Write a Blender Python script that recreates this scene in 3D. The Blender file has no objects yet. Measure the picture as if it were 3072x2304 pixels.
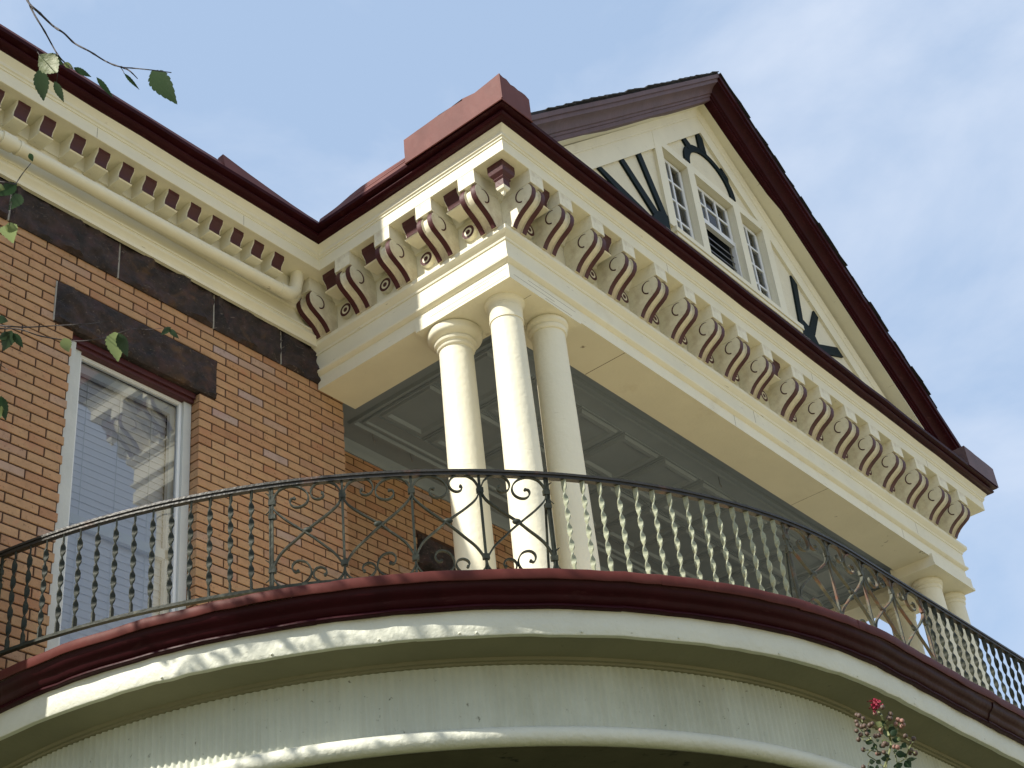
import bpy, math, random
from mathutils import Vector, Matrix
random.seed(7)
PI = math.pi
SC = bpy.context.scene
COL = SC.collection

# ------------------------------------------------------------------ camera, light
# origin = camera position (eye 1.6 m above the ground); x runs along the front wall, y into the house
RM = ((0.64182364, -0.76095635, -0.09490965),
      (0.38259382, 0.42501452, -0.8203564),
      (0.6645934, 0.49021229, 0.56392157))
FPX = 4617.948
GZ = -1.6
cam = bpy.data.cameras.new('camera'); camo = bpy.data.objects.new('camera', cam); COL.objects.link(camo)
r_, d_, f_ = (Vector(v) for v in RM)
camo.matrix_world = Matrix(((r_.x, -d_.x, -f_.x, 0), (r_.y, -d_.y, -f_.y, 0), (r_.z, -d_.z, -f_.z, 0), (0, 0, 0, 1)))
cam.sensor_width = 36.0; cam.lens = FPX / 3072 * 36.0; cam.clip_start = 0.05; cam.clip_end = 2000
SC.camera = camo

def pt(u, v, dist):
    d = r_ * ((u - 1536) / FPX) + d_ * ((v - 1152) / FPX) + f_
    return d.normalized() * dist
def pix(p):
    p = Vector(p); z = p.dot(f_)
    return (1536 + FPX * p.dot(r_) / z, 1152 + FPX * p.dot(d_) / z, z)

SUN_EL = 42.5
to_sun = Vector((-0.9700, 0.2380, 0)).normalized() * math.cos(math.radians(SUN_EL)) + Vector((0, 0, math.sin(math.radians(SUN_EL))))
sl = bpy.data.lights.new('sun', 'SUN'); so = bpy.data.objects.new('sun', sl); COL.objects.link(so)
sl.energy = 5.0; sl.angle = math.radians(0.55); sl.color = (1.0, 0.95, 0.84)
so.rotation_euler = to_sun.to_track_quat('Z', 'Y').to_euler()
world = bpy.data.worlds.new('World'); SC.world = world; world.use_nodes = True
wn = world.node_tree.nodes; wl = world.node_tree.links
bg = wn['Background']; bg.inputs['Strength'].default_value = 0.088
sky = wn.new('ShaderNodeTexSky'); sky.sky_type = 'NISHITA'; sky.sun_disc = False
sky.sun_elevation = math.radians(SUN_EL)
sky.sun_rotation = math.atan2(to_sun.x, to_sun.y)
sky.air_density = 1.2; sky.dust_density = 0.8; sky.ozone_density = 1.0
tc = wn.new('ShaderNodeTexCoord'); mp = wn.new('ShaderNodeMapping')
mp.inputs['Scale'].default_value = (1.0, 1.0, 1.9); mp.inputs['Rotation'].default_value = (0.3, 0.2, 0.5)
wl.new(tc.outputs['Generated'], mp.inputs['Vector'])
n1 = wn.new('ShaderNodeTexNoise'); n1.inputs['Scale'].default_value = 3.4; n1.inputs['Detail'].default_value = 7; n1.inputs['Roughness'].default_value = 0.58
n1.inputs['Distortion'].default_value = 0.35
wl.new(mp.outputs['Vector'], n1.inputs['Vector'])
rp = wn.new('ShaderNodeValToRGB'); rp.color_ramp.elements[0].position = 0.38; rp.color_ramp.elements[0].color = (0.0, 0.0, 0.0, 1)
rp.color_ramp.elements[1].position = 0.74; rp.color_ramp.elements[1].color = (0.72, 0.72, 0.72, 1)
wl.new(n1.outputs['Fac'], rp.inputs['Fac'])
mx = wn.new('ShaderNodeMixRGB'); mx.inputs['Color2'].default_value = (4.3, 5.7, 7.9, 1); mx.inputs['Fac'].default_value = 0.72
wl.new(sky.outputs['Color'], mx.inputs['Color1'])
mx2 = wn.new('ShaderNodeMixRGB'); mx2.inputs['Color2'].default_value = (6.5, 7.1, 8.2, 1)
wl.new(rp.outputs['Color'], mx2.inputs['Fac']); wl.new(mx.outputs['Color'], mx2.inputs['Color1'])
wl.new(mx2.outputs['Color'], bg.inputs['Color'])
SC.view_settings.view_transform = 'Standard'; SC.view_settings.look = 'None'
SC.view_settings.gamma = 1.0; SC.view_settings.use_curve_mapping = False
SC.view_settings.exposure = 0.5
SC.render.engine = 'CYCLES'
SC.cycles.max_bounces = 8; SC.cycles.diffuse_bounces = 4; SC.cycles.glossy_bounces = 4; SC.cycles.transparent_max_bounces = 8
SC.cycles.sample_clamp_indirect = 6

# ------------------------------------------------------------------ helpers
class MB:
    def __init__(s): s.v = []; s.f = []; s.m = []
    def add(s, vs, fs, mi=0):
        o = len(s.v); s.v += [tuple(p) for p in vs]
        s.f += [tuple(i + o for i in f) for f in fs]; s.m += [mi] * len(fs); return s
    def box(s, x0, x1, y0, y1, z0, z1, mi=0):
        v = [(x, y, z) for z in (z0, z1) for y in (y0, y1) for x in (x0, x1)]
        return s.add(v, [(0, 2, 3, 1), (4, 5, 7, 6), (0, 1, 5, 4), (2, 6, 7, 3), (0, 4, 6, 2), (1, 3, 7, 5)], mi)
    def bar(s, a, b, w, h, mi=0, up=(0, 0, 1)):
        a = Vector(a); b = Vector(b); d = (b - a).normalized(); u = Vector(up)
        x = d.cross(u).normalized(); y = x.cross(d)
        v = [p + x * (w / 2 * i) + y * (h / 2 * j) for p in (a, b) for i, j in ((-1, -1), (1, -1), (1, 1), (-1, 1))]
        return s.add(v, [(3, 2, 1, 0), (4, 5, 6, 7), (0, 1, 5, 4), (1, 2, 6, 5), (2, 3, 7, 6), (3, 0, 4, 7)], mi)
    def extrude(s, poly, fn, mi=0, t0=0.0, t1=1.0):
        """poly: 2-D outline; fn(a, b, t) -> point; closed solid between t0 and t1"""
        n = len(poly); v = [fn(a, b, t0) for a, b in poly] + [fn(a, b, t1) for a, b in poly]
        f = [tuple(range(n))[::-1], tuple(range(n, 2 * n))] + [(i, (i + 1) % n, n + (i + 1) % n, n + i) for i in range(n)]
        return s.add(v, f, mi)
    def sweep(s, path, prof, mi=0, closed=False, caps=False, jit=None):
        """path: plan points (x, y), outward is to the right of travel; prof: (p, z)"""
        n = len(path); nrm = []
        for i in range(n):
            ds = []
            if i > 0: ds.append(Vector((path[i][0] - path[i-1][0], path[i][1] - path[i-1][1])).normalized())
            if i < n - 1: ds.append(Vector((path[i+1][0] - path[i][0], path[i+1][1] - path[i][1])).normalized())
            ns = [Vector((d.y, -d.x)) for d in ds]
            nrm.append(ns[0] if len(ns) == 1 else (ns[0] + ns[1]) / (1 + ns[0].dot(ns[1])))
        m = len(prof); v = []
        for i in range(n):
            j = jit(i) if jit else (0, 0)
            for p, z in prof: v.append((path[i][0] + nrm[i].x * (p + j[0]), path[i][1] + nrm[i].y * (p + j[0]), z + j[1]))
        k = m if closed else m - 1
        f = [(i * m + a, i * m + (a + 1) % m, (i + 1) * m + (a + 1) % m, (i + 1) * m + a) for i in range(n - 1) for a in range(k)]
        if caps: f += [tuple(range(m))[::-1], tuple((n - 1) * m + a for a in range(m))]
        return s.add(v, f, mi)
    def lathe(s, c, prof, n=32, mi=0, ax=None):
        v = []
        for r, z in prof:
            for k in range(n):
                a = 2 * PI * k / n; q = (r * math.cos(a), r * math.sin(a), z)
                v.append((c[0] + q[0], c[1] + q[1], c[2] + q[2]) if ax is None else ax(q))
        f = [(i * n + k, i * n + (k + 1) % n, (i + 1) * n + (k + 1) % n, (i + 1) * n + k) for i in range(len(prof) - 1) for k in range(n)]
        f += [tuple(range(n))[::-1], tuple((len(prof) - 1) * n + k for k in range(n))]
        return s.add(v, f, mi)
    def tube(s, pts, r, n=6, mi=0, flat=None, up=(0, 0, 1)):
        """round tube, or flat=(w, h) a strap whose w side lies along 'up' direction"""
        pts = [Vector(p) for p in pts]; m = len(pts); v = []; prev = None
        for i, p in enumerate(pts):
            d = (pts[min(i + 1, m - 1)] - pts[max(i - 1, 0)]).normalized()
            u = Vector(up) if prev is None else prev
            if flat: u = Vector(up)
            x = d.cross(u)
            if x.length < 1e-5: x = d.cross(Vector((1, 0.3, 0.2)))
            x.normalize(); y = x.cross(d).normalized(); prev = y
            rr = r[i] if isinstance(r, (list, tuple)) else r
            if flat:
                w, h = flat
                v += [p + y * (w / 2 * a) + x * (h / 2 * b) for a, b in ((-1, -1), (1, -1), (1, 1), (-1, 1))]
            else:
                v += [p + x * (rr * math.cos(2 * PI * k / n)) + y * (rr * math.sin(2 * PI * k / n)) for k in range(n)]
        q = 4 if flat else n
        f = [(i * q + k, i * q + (k + 1) % q, (i + 1) * q + (k + 1) % q, (i + 1) * q + k) for i in range(m - 1) for k in range(q)]
        f += [tuple(range(q))[::-1], tuple((m - 1) * q + k for k in range(q))]
        return s.add(v, f, mi)
    def mesh(s, name, mats, smooth=None):
        me = bpy.data.meshes.new(name); me.from_pydata(s.v, [], s.f)
        for mm in (mats if isinstance(mats, (list, tuple)) else [mats]): me.materials.append(mm)
        me.polygons.foreach_set('material_index', s.m)
        import bmesh
        bm = bmesh.new(); bm.from_mesh(me); len(bm.faces) > 1 and bmesh.ops.recalc_face_normals(bm, faces=bm.faces); bm.to_mesh(me); bm.free()
        if smooth is not None:
            me.polygons.foreach_set('use_smooth', [True] * len(me.polygons)); me.set_sharp_from_angle(angle=math.radians(smooth))
        me.update(); return me
    def build(s, name, mats, parent=None, smooth=None, **k):
        return link(name, s.mesh(name, mats, smooth), parent, **k)
def link(name, me, parent=None, loc=None, rz=0, **k):
    o = bpy.data.objects.new(name, me); COL.objects.link(o)
    if loc is not None: o.location = loc
    if rz: o.rotation_euler = (0, 0, rz)
    if parent is not None:
        o.parent = parent; o.matrix_parent_inverse = Matrix.Translation(-Vector(parent.location)) if parent.type == 'EMPTY' else parent.matrix_basis.inverted()
    for a, b in k.items(): o[a] = b
    return o
def sub(name, me, parent, **k):           # a sub-part that lives in its part's own space
    o = bpy.data.objects.new(name, me); COL.objects.link(o); o.parent = parent
    for a, b in k.items(): o[a] = b
    return o
def thing(name, label, cat, loc, group=None):
    o = bpy.data.objects.new(name, None); COL.objects.link(o); o.location = loc; o.empty_display_size = 0.3
    o['label'] = label; o['category'] = cat
    if group: o['group'] = group
    return o

# ------------------------------------------------------------------ materials
def mat(name, base, rough=0.6, var=0.12, scale=6.0, bump=0.0, bscale=60.0, metal=0.0, stain=None, coords='Object', rnd=None, spec=0.4, stretch=(1, 1, 1), fine=None):
    m = bpy.data.materials.new(name); m.use_nodes = True; n = m.node_tree.nodes; l = m.node_tree.links
    b = n['Principled BSDF']; b.inputs['Roughness'].default_value = rough; b.inputs['Metallic'].default_value = metal
    b.inputs['Specular IOR Level'].default_value = spec
    t = n.new('ShaderNodeTexCoord'); mp = n.new('ShaderNodeMapping'); mp.inputs['Scale'].default_value = stretch
    l.new(t.outputs[coords], mp.inputs['Vector']); vec = mp.outputs['Vector']
    if rnd == 'object':
        oi = n.new('ShaderNodeObjectInfo'); va = n.new('ShaderNodeVectorMath'); va.operation = 'ADD'
        ml = n.new('ShaderNodeMath'); ml.operation = 'MULTIPLY'; ml.inputs[1].default_value = 37.0
        l.new(oi.outputs['Random'], ml.inputs[0]); l.new(vec, va.inputs[0]); l.new(ml.outputs[0], va.inputs[1]); vec = va.outputs['Vector']
    nz = n.new('ShaderNodeTexNoise'); nz.inputs['Scale'].default_value = scale; nz.inputs['Detail'].default_value = 6; nz.inputs['Roughness'].default_value = 0.62
    l.new(vec, nz.inputs['Vector'])
    cr = n.new('ShaderNodeValToRGB'); e = cr.color_ramp.elements
    e[0].position = 0.28; e[1].position = 0.72
    e[0].color = tuple(c * (1 - var) for c in base) + (1,); e[1].color = tuple(min(1, c * (1 + var)) for c in base) + (1,)
    l.new(nz.outputs['Fac'], cr.inputs['Fac']); col = cr.outputs['Color']
    def over(col, color, lo, hi, sc, detail=8, amount=1.0, st=None, dist=0.0):
        q = n.new('ShaderNodeTexNoise'); q.inputs['Scale'].default_value = sc; q.inputs['Detail'].default_value = detail; q.inputs['Roughness'].default_value = 0.65
        q.inputs['Distortion'].default_value = dist
        if st:
            mq = n.new('ShaderNodeMapping'); mq.inputs['Scale'].default_value = st; l.new(vec, mq.inputs['Vector']); l.new(mq.outputs['Vector'], q.inputs['Vector'])
        else: l.new(vec, q.inputs['Vector'])
        rr = n.new('ShaderNodeValToRGB'); rr.color_ramp.elements[0].position = lo; rr.color_ramp.elements[1].position = hi
        rr.color_ramp.elements[0].color = (0, 0, 0, 1); rr.color_ramp.elements[1].color = (amount,) * 3 + (1,)
        l.new(q.outputs['Fac'], rr.inputs['Fac'])
        xx = n.new('ShaderNodeMixRGB'); xx.inputs['Color2'].default_value = tuple(color) + (1,)
        l.new(rr.outputs['Color'], xx.inputs['Fac']); l.new(col, xx.inputs['Color1']); return xx.outputs['Color']
    for s_ in (stain or []): col = over(col, **s_)
    if rnd:
        if rnd == 'object': ri = n.new('ShaderNodeObjectInfo').outputs['Random']
        else: ri = n.new('ShaderNodeNewGeometry').outputs['Random Per Island']
        c2 = n.new('ShaderNodeValToRGB'); cc = c2.color_ramp; cc.interpolation = 'LINEAR'
        tones = BRICK_TONES
        while len(cc.elements) < len(tones): cc.elements.new(0.5)
        for el, (p_, c_) in zip(cc.elements, tones): el.position = p_; el.color = tuple(c_) + (1,)
        l.new(ri, c2.inputs['Fac'])
        mm = n.new('ShaderNodeMixRGB'); mm.blend_type = 'MULTIPLY'; mm.inputs['Fac'].default_value = 1
        l.new(col, mm.inputs['Color1']); l.new(c2.outputs['Color'], mm.inputs['Color2']); col = mm.outputs['Color']
    l.new(col, b.inputs['Base Color'])
    if bump:
        q = n.new('ShaderNodeTexNoise'); q.inputs['Scale'].default_value = bscale; q.inputs['Detail'].default_value = 5; l.new(vec, q.inputs['Vector'])
        bp = n.new('ShaderNodeBump'); bp.inputs['Strength'].default_value = bump; bp.inputs['Distance'].default_value = 0.01
        l.new(q.outputs['Fac'], bp.inputs['Height']); l.new(bp.outputs['Normal'], b.inputs['Normal'])
    return m
BRICK_TONES = [(0.0, (1.0, 0.95, 0.9)), (0.25, (1.08, 1.0, 0.92)), (0.5, (1.0, 0.86, 0.78)), (0.7, (1.12, 1.06, 1.0)), (0.90, (0.90, 0.72, 0.66)), (0.96, (1.0, 1.0, 1.15)), (1.0, (0.98, 1.12, 1.7))]
CREAM = (0.745, 0.71, 0.565)
M = {}
M['cream'] = mat('cream_paint', CREAM, 0.55, 0.05, 3.0, 0.12, 45,
                 stain=[dict(color=(0.42, 0.33, 0.19), lo=0.60, hi=0.80, sc=3.2, amount=0.35), dict(color=(0.2, 0.16, 0.1), lo=0.70, hi=0.78, sc=38, amount=0.35), dict(color=(0.16, 0.12, 0.07), lo=0.675, hi=0.695, sc=5.0, amount=0.75, st=(1.0, 1.0, 16.0))])
M['cream_dirty'] = mat('cream_paint_with_cobwebs', CREAM, 0.6, 0.07, 4.0, 0.2, 45,
                 stain=[dict(color=(0.33, 0.24, 0.13), lo=0.46, hi=0.70, sc=4.5, amount=0.65), dict(color=(0.22, 0.17, 0.11), lo=0.60, hi=0.75, sc=22, amount=0.4)])
M['cream_rough'] = mat('cream_paint_cracked', CREAM, 0.6, 0.05, 3.0, 0.35, 30,
                 stain=[dict(color=(0.35, 0.28, 0.18), lo=0.66, hi=0.72, sc=9, amount=0.5, st=(1, 1, 7))])
M['stucco'] = mat('cream_stucco', (0.70, 0.66, 0.52), 0.8, 0.06, 6.0, 0.8, 70)
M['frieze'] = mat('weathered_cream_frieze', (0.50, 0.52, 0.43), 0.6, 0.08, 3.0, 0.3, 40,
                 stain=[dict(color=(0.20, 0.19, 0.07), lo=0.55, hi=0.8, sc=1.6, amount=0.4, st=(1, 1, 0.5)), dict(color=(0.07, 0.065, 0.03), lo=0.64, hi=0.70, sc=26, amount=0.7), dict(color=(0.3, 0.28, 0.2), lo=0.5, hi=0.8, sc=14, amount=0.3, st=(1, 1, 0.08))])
M['fascia'] = mat('cracked_cream_fascia', (0.64, 0.64, 0.54), 0.55, 0.06, 3.0, 0.7, 26,
                 stain=[dict(color=(0.12, 0.1, 0.06), lo=0.68, hi=0.72, sc=16, amount=0.6, st=(1, 1, 2.5))])
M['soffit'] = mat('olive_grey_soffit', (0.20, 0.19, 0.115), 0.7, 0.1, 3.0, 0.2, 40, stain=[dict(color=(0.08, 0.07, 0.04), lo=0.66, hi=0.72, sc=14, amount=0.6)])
M['under'] = mat('shade_painted_stained_underside', (0.085, 0.08, 0.05), 0.8, 0.2, 4.0, 0.2, 40, stain=[dict(color=(0.01, 0.01, 0.008), lo=0.62, hi=0.68, sc=9, amount=0.9)])  # base colour carries the lower porch's shade; black patches are peeling paint
M['joint'] = mat('dark_paint_joint', (0.16, 0.12, 0.07), 0.9, 0.3, 20.0)
M['maroon'] = mat('maroon_gloss_paint', (0.030, 0.0045, 0.007), 0.40, 0.25, 5.0, 0.15, 30, spec=0.10, stain=[dict(color=(0.10, 0.04, 0.04), lo=0.6, hi=0.8, sc=9, amount=0.5, st=(1, 1, 4))])
M['maroon_flat'] = mat('maroon_trim_paint', (0.062, 0.014, 0.016), 0.5, 0.2, 9.0, 0.15, 60)
M['maroon_faded'] = mat('faded_maroon_metal', (0.125, 0.041, 0.035), 0.55, 0.16, 5.0, 0.12, 18, spec=0.18, stain=[dict(color=(0.19, 0.085, 0.072), lo=0.55, hi=0.8, sc=7, amount=0.5), dict(color=(0.09, 0.03, 0.035), lo=0.66, hi=0.72, sc=24, amount=0.5)])
M['drip'] = mat('maroon_drip_edge', (0.095, 0.026, 0.022), 0.5, 0.2, 5.0, 0.15, 16, spec=0.10, stain=[dict(color=(0.15, 0.06, 0.05), lo=0.55, hi=0.8, sc=7, amount=0.5), dict(color=(0.03, 0.008, 0.009), lo=0.6, hi=0.7, sc=3.0, amount=0.6)])
M['maroon_grey'] = mat('dusty_maroon_paint', (0.105, 0.06, 0.066), 0.6, 0.2, 6.0, 0.2, 30, stain=[dict(color=(0.04, 0.025, 0.03), lo=0.6, hi=0.75, sc=8, amount=0.5, st=(1, 1, 1))])
M['green'] = mat('dark_green_timber', (0.006, 0.013, 0.015), 0.6, 0.2, 9.0, 0.1, 60, spec=0.1)
M['ceil'] = mat('grey_tin_ceiling', (0.205, 0.245, 0.285), 0.5, 0.07, 3.0, 0.12, 25)
M['stone'] = mat('brown_stone', (0.040, 0.028, 0.027), 0.85, 0.45, 9.0, 1.0, 34, stain=[dict(color=(0.012, 0.012, 0.014), lo=0.46, hi=0.66, sc=6.0, amount=0.8), dict(color=(0.11, 0.060, 0.030), lo=0.56, hi=0.68, sc=3.2, amount=0.7, dist=0.8), dict(color=(0.20, 0.16, 0.135), lo=0.60, hi=0.68, sc=16, amount=0.7, dist=2.2, st=(1, 1, 2.2)), dict(color=(0.07, 0.030, 0.034), lo=0.5, hi=0.7, sc=9, amount=0.5)])
M['mortar'] = mat('brown_mortar', (0.060, 0.028, 0.016), 0.9, 0.2, 30, 0.6, 120)
M['pale_mortar'] = mat('pale_mortar', (0.36, 0.34, 0.31), 0.9, 0.2, 30, 0.6, 120)
sp = [dict(color=(0.10, 0.045, 0.025), lo=0.58, hi=0.68, sc=55, amount=0.6), dict(color=(0.30, 0.11, 0.07), lo=0.52, hi=0.75, sc=7, amount=0.55), dict(color=(0.40, 0.29, 0.15), lo=0.55, hi=0.75, sc=11, amount=0.5)]
M['brick'] = mat('tan_brick', (0.405, 0.262, 0.155), 0.8, 0.16, 14.0, 0.35, 90, stain=sp, rnd='object')
M['brick_s'] = mat('tan_brick_field', (0.405, 0.262, 0.155), 0.8, 0.16, 14.0, 0.35, 90, stain=sp, rnd='island')
M['iron'] = mat('green_black_iron', (0.026, 0.030, 0.022), 0.55, 0.3, 14.0, 0.4, 50, spec=0.2, stain=[dict(color=(0.14, 0.14, 0.095), lo=0.58, hi=0.74, sc=12, amount=0.6), dict(color=(0.16, 0.06, 0.025), lo=0.66, hi=0.76, sc=15, amount=0.6)])
M['iron_rust'] = mat('rusty_green_iron', (0.075, 0.078, 0.060), 0.6, 0.3, 14.0, 0.4, 50, spec=0.2, stain=[dict(color=(0.15, 0.055, 0.03), lo=0.50, hi=0.66, sc=9, amount=0.8), dict(color=(0.22, 0.22, 0.16), lo=0.58, hi=0.74, sc=14, amount=0.6)])
M['iron_pale'] = mat('pale_flaking_iron', (0.28, 0.30, 0.21), 0.55, 0.25, 14.0, 0.4, 50, stain=[dict(color=(0.40, 0.38, 0.24), lo=0.5, hi=0.7, sc=16, amount=0.7), dict(color=(0.2, 0.09, 0.04), lo=0.66, hi=0.76, sc=20, amount=0.7), dict(color=(0.05, 0.06, 0.05), lo=0.6, hi=0.7, sc=9, amount=0.6)], coords='Object')
M['rail'] = mat('dark_handrail_iron', (0.026, 0.023, 0.018), 0.45, 0.3, 10.0, 0.4, 60, stain=[dict(color=(0.16, 0.07, 0.045), lo=0.58, hi=0.72, sc=7, amount=0.6)])
M['white'] = mat('white_window_frame', (0.70, 0.72, 0.74), 0.4, 0.04, 4.0)
M['trim'] = mat('grey_white_trim', (0.52, 0.54, 0.53), 0.55, 0.06, 6.0, 0.3, 40)
M['blind'] = mat('blind_slat', (0.74, 0.74, 0.80), 0.5, 0.03, 4.0)
M['dark'] = mat('dark_interior', (0.010, 0.010, 0.011), 0.9, 0.1, 4.0)
M['steel'] = mat('dull_steel', (0.22, 0.22, 0.23), 0.4, 0.1, 4.0, metal=0.6)
M['deck'] = mat('pale_deck_membrane', (0.80, 0.66, 0.42), 0.8, 0.1, 2.0, 0.2, 20)
M['shingle'] = mat('dark_shingle', (0.022, 0.021, 0.022), 0.9, 0.4, 20.0, 0.8, 80)
M['bark'] = mat('twig_bark', (0.045, 0.036, 0.034), 0.8, 0.3, 40.0, 0.4, 120)
M['stem'] = mat('green_stem', (0.16, 0.17, 0.075), 0.7, 0.3, 40.0)
M['capsule'] = mat('brown_seed_capsule', (0.085, 0.052, 0.036), 0.5, 0.5, 90.0, 0.3, 200)
M['capsule_pink'] = mat('pink_seed_capsule', (0.24, 0.125, 0.095), 0.5, 0.4, 90.0, 0.3, 200)
M['petal'] = mat('crimson_petal', (0.22, 0.005, 0.025), 0.6, 0.4, 60.0, 0.4, 150)
M['ground'] = mat('lawn_and_path_ground', (0.38, 0.32, 0.19), 0.95, 0.30, 0.25, 0.0)
def leafmat(name, base, base2):
    m = mat(name, base, 0.5, 0.3, 30.0, 0.3, 60, stain=[dict(color=base2, lo=0.5, hi=0.7, sc=14, amount=0.6)])
    n = m.node_tree.nodes; l = m.node_tree.links; b = n['Principled BSDF']; out = n['Material Output']
    tr = n.new('ShaderNodeBsdfTranslucent'); tr.inputs['Color'].default_value = tuple(min(1, c * 2.0) for c in base) + (1,)
    ms = n.new('ShaderNodeMixShader'); ms.inputs['Fac'].default_value = 0.35
    l.new(b.outputs[0], ms.inputs[1]); l.new(tr.outputs[0], ms.inputs[2]); l.new(ms.outputs[0], out.inputs['Surface']); return m
M['leaf'] = leafmat('green_leaf', (0.032, 0.052, 0.026), (0.07, 0.09, 0.04))
M['leaf_pale'] = leafmat('pale_leaf', (0.15, 0.18, 0.075), (0.27, 0.26, 0.11))
M['leaf_dark'] = leafmat('dark_leaf', (0.020, 0.042, 0.018), (0.045, 0.07, 0.025))
g = bpy.data.materials.new('window_glass'); g.use_nodes = True; n = g.node_tree.nodes; l = g.node_tree.links; n.remove(n['Principled BSDF'])
tr = n.new('ShaderNodeBsdfTransparent'); tr.inputs['Color'].default_value = (0.80, 0.83, 0.84, 1); gl = n.new('ShaderNodeBsdfGlossy'); gl.inputs['Roughness'].default_value = 0.006
fr = n.new('ShaderNodeFresnel'); fr.inputs['IOR'].default_value = 1.5; mu = n.new('ShaderNodeMath'); mu.operation = 'MULTIPLY'; mu.inputs[1].default_value = 3.2; mu.use_clamp = True
ms = n.new('ShaderNodeMixShader'); l.new(fr.outputs[0], mu.inputs[0]); l.new(mu.outputs[0], ms.inputs['Fac']); l.new(tr.outputs[0], ms.inputs[1]); l.new(gl.outputs[0], ms.inputs[2]); l.new(ms.outputs[0], n['Material Output'].inputs['Surface'])
M['glass'] = g
g2 = g.copy(); g2.name = 'old_window_glass'
for q in g2.node_tree.nodes:
    if q.type == 'MATH': q.inputs[1].default_value = 0.8
M['glass_old'] = g2

# ------------------------------------------------------------------ ground
gnd = MB(); R_ = 600; gnd.add([(-R_, -R_, GZ), (R_, -R_, GZ), (R_, R_, GZ), (-R_, R_, GZ)], [(0, 1, 2, 3)]).build('ground', M['ground'], kind='structure')

bedm = MB()
bedm.add([(x, y, GZ + .02) for x, y in [(-9, 14), (-9, -3.2), (26, -3.2), (26, 14)]], [(0, 1, 2, 3)])
bedm.build('added_dark_lawn', mat('bounce_dimming_lawn', (0.045, 0.055, 0.020), 0.95, 0.4, 2.0), kind='structure')  # unseen dark ground added to cut bounce light under the balcony
# ------------------------------------------------------------------ brick house
house = thing('brick_house', 'tan brick house wall with dark brown stone band, dentil cornice and tall white window', 'house', (3.0, 6.3, GZ))
WY = 6.30; RY = 6.76
L = 1.297 / 6; CH = 0.06195; Z0 = 5.573; J = 0.0048
OPX0, OPX1, OPZ1 = 4.265, 5.223, 5.64
LIN = (4.125, 5.355, 5.64, 5.932)
wall = MB()
def slab(x0, x1, z0, z1, y=WY, th=0.25): wall.box(x0, x1, y + 0.006, y + th, z0, z1)
slab(2.84, OPX0 - 0.012, 3.36, 6.9); slab(OPX1 + 0.014, 6.516, 3.36, 6.9); slab(OPX0 - 0.011, OPX1 + 0.013, OPZ1 + .02, 6.9)
wall.box(2.84, 3.0, WY + 0.25, 9.0, 3.36, 6.9); wall.box(5.6, 14.0, 7.9, 8.1, GZ, 3.3)
wall.box(6.30, 6.514, WY + 0.25, 6.9, 3.36, 6.9)
wall.box(6.40, 7.50, RY + 0.006, RY + 0.25, 3.36, 6.5); wall.box(7.50, 8.60, RY + 0.006, RY + 0.25, 5.5, 6.5); wall.box(8.60, 14.0, RY + 0.006, RY + 0.25, 3.36, 6.5)
wall_o = wall.build('wall', M['mortar'], house)
def brick_mesh(mb, x0, x1, z0, z1, y, dep=0.10, c=0.003, jit=0.0):
    yy = y + jit; v = []
    for (ins, dy) in ((0, dep), (0, c), (c, 0)):
        v += [(x0 + ins, yy + dy, z0 + ins), (x1 - ins, yy + dy, z0 + ins), (x1 - ins, yy + dy, z1 - ins), (x0 + ins, yy + dy, z1 - ins)]
    f = [(8, 9, 10, 11)] + [(a + i, a + (i + 1) % 4, a + 4 + (i + 1) % 4, a + 4 + i) for a in (0, 4) for i in range(4)]
    mb.add(v, f)
def rects(y, xlo, xhi, zlo, zhi, holes, x0, off=0.0):
    out = []
    k0 = int((zlo - Z0) / CH) - 2
    for k in range(k0, k0 + int((zhi - zlo) / CH) + 6):
        zb = Z0 + k * CH + J; zt = Z0 + (k + 1) * CH - J
        if zb < zlo - 0.03 or zt > zhi + 0.012: continue
        o = x0 + off + (L / 2 if k % 2 else 0.0)
        i0 = int((xlo - o) / L) - 2
        for i in range(i0, i0 + int((xhi - xlo) / L) + 5):
            segs = [(max(o + i * L + J, xlo), min(o + (i + 1) * L - J, xhi))]
            for hx0, hx1, hz0, hz1 in holes:
                if zt > hz0 + 0.01 and zb < hz1 - 0.01:
                    ns = []
                    for a, b in segs:
                        if b <= hx0 or a >= hx1: ns.append((a, b)); continue
                        if a < hx0: ns.append((a, hx0 - 0.002))
                        if b > hx1: ns.append((hx1 + 0.002, b))
                    segs = ns
            for a, b in segs:
                if b - a > 0.018: out.append((a, b, zb, zt))
    return out
front = rects(WY, 2.845, 6.52, 3.36, 6.176, [(OPX0, OPX1, 3.36, OPZ1), (LIN[0], LIN[1], LIN[2], LIN[3])], OPX1 + 2 * J * 0)
hidden = []
cand = []
for a, b, zb, zt in front:
    u, v, z = pix(((a + b) / 2, WY, (zb + zt) / 2))
    vis = -20 < u < 3100 and 600 < v < 2050 and not (v > 1990 - u * 0.27)
    cand.append((0 if vis else 1, z, (a, b, zb, zt)))
cand.sort(key=lambda t: (t[0], t[1]))
cache = {}
stuff = MB()
for i, (h, z, (a, b, zb, zt)) in enumerate(cand):
    j = random.uniform(-0.0012, 0.0018)
    if i < 300 and h == 0:
        w = round(b - a, 3); hh = round(zt - zb, 3)
        if (w, hh) not in cache:
            mb = MB(); brick_mesh(mb, -w / 2, w / 2, -hh / 2, hh / 2, 0); cache[(w, hh)] = mb.mesh('brick', M['brick'])
        link('brick', cache[(w, hh)], wall_o, loc=((a + b) / 2, WY + j, (zb + zt) / 2))
    else: brick_mesh(stuff, a, b, zb, zt, WY, jit=j)
for a, b, zb, zt in rects(RY, 6.56, 10.2, 3.4, 6.2, [(7.74, 9.1, 3.4, 5.73)], 6.60, 0.05): brick_mesh(stuff, a, b, zb, zt, RY, jit=random.uniform(-0.001, 0.0015))
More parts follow.
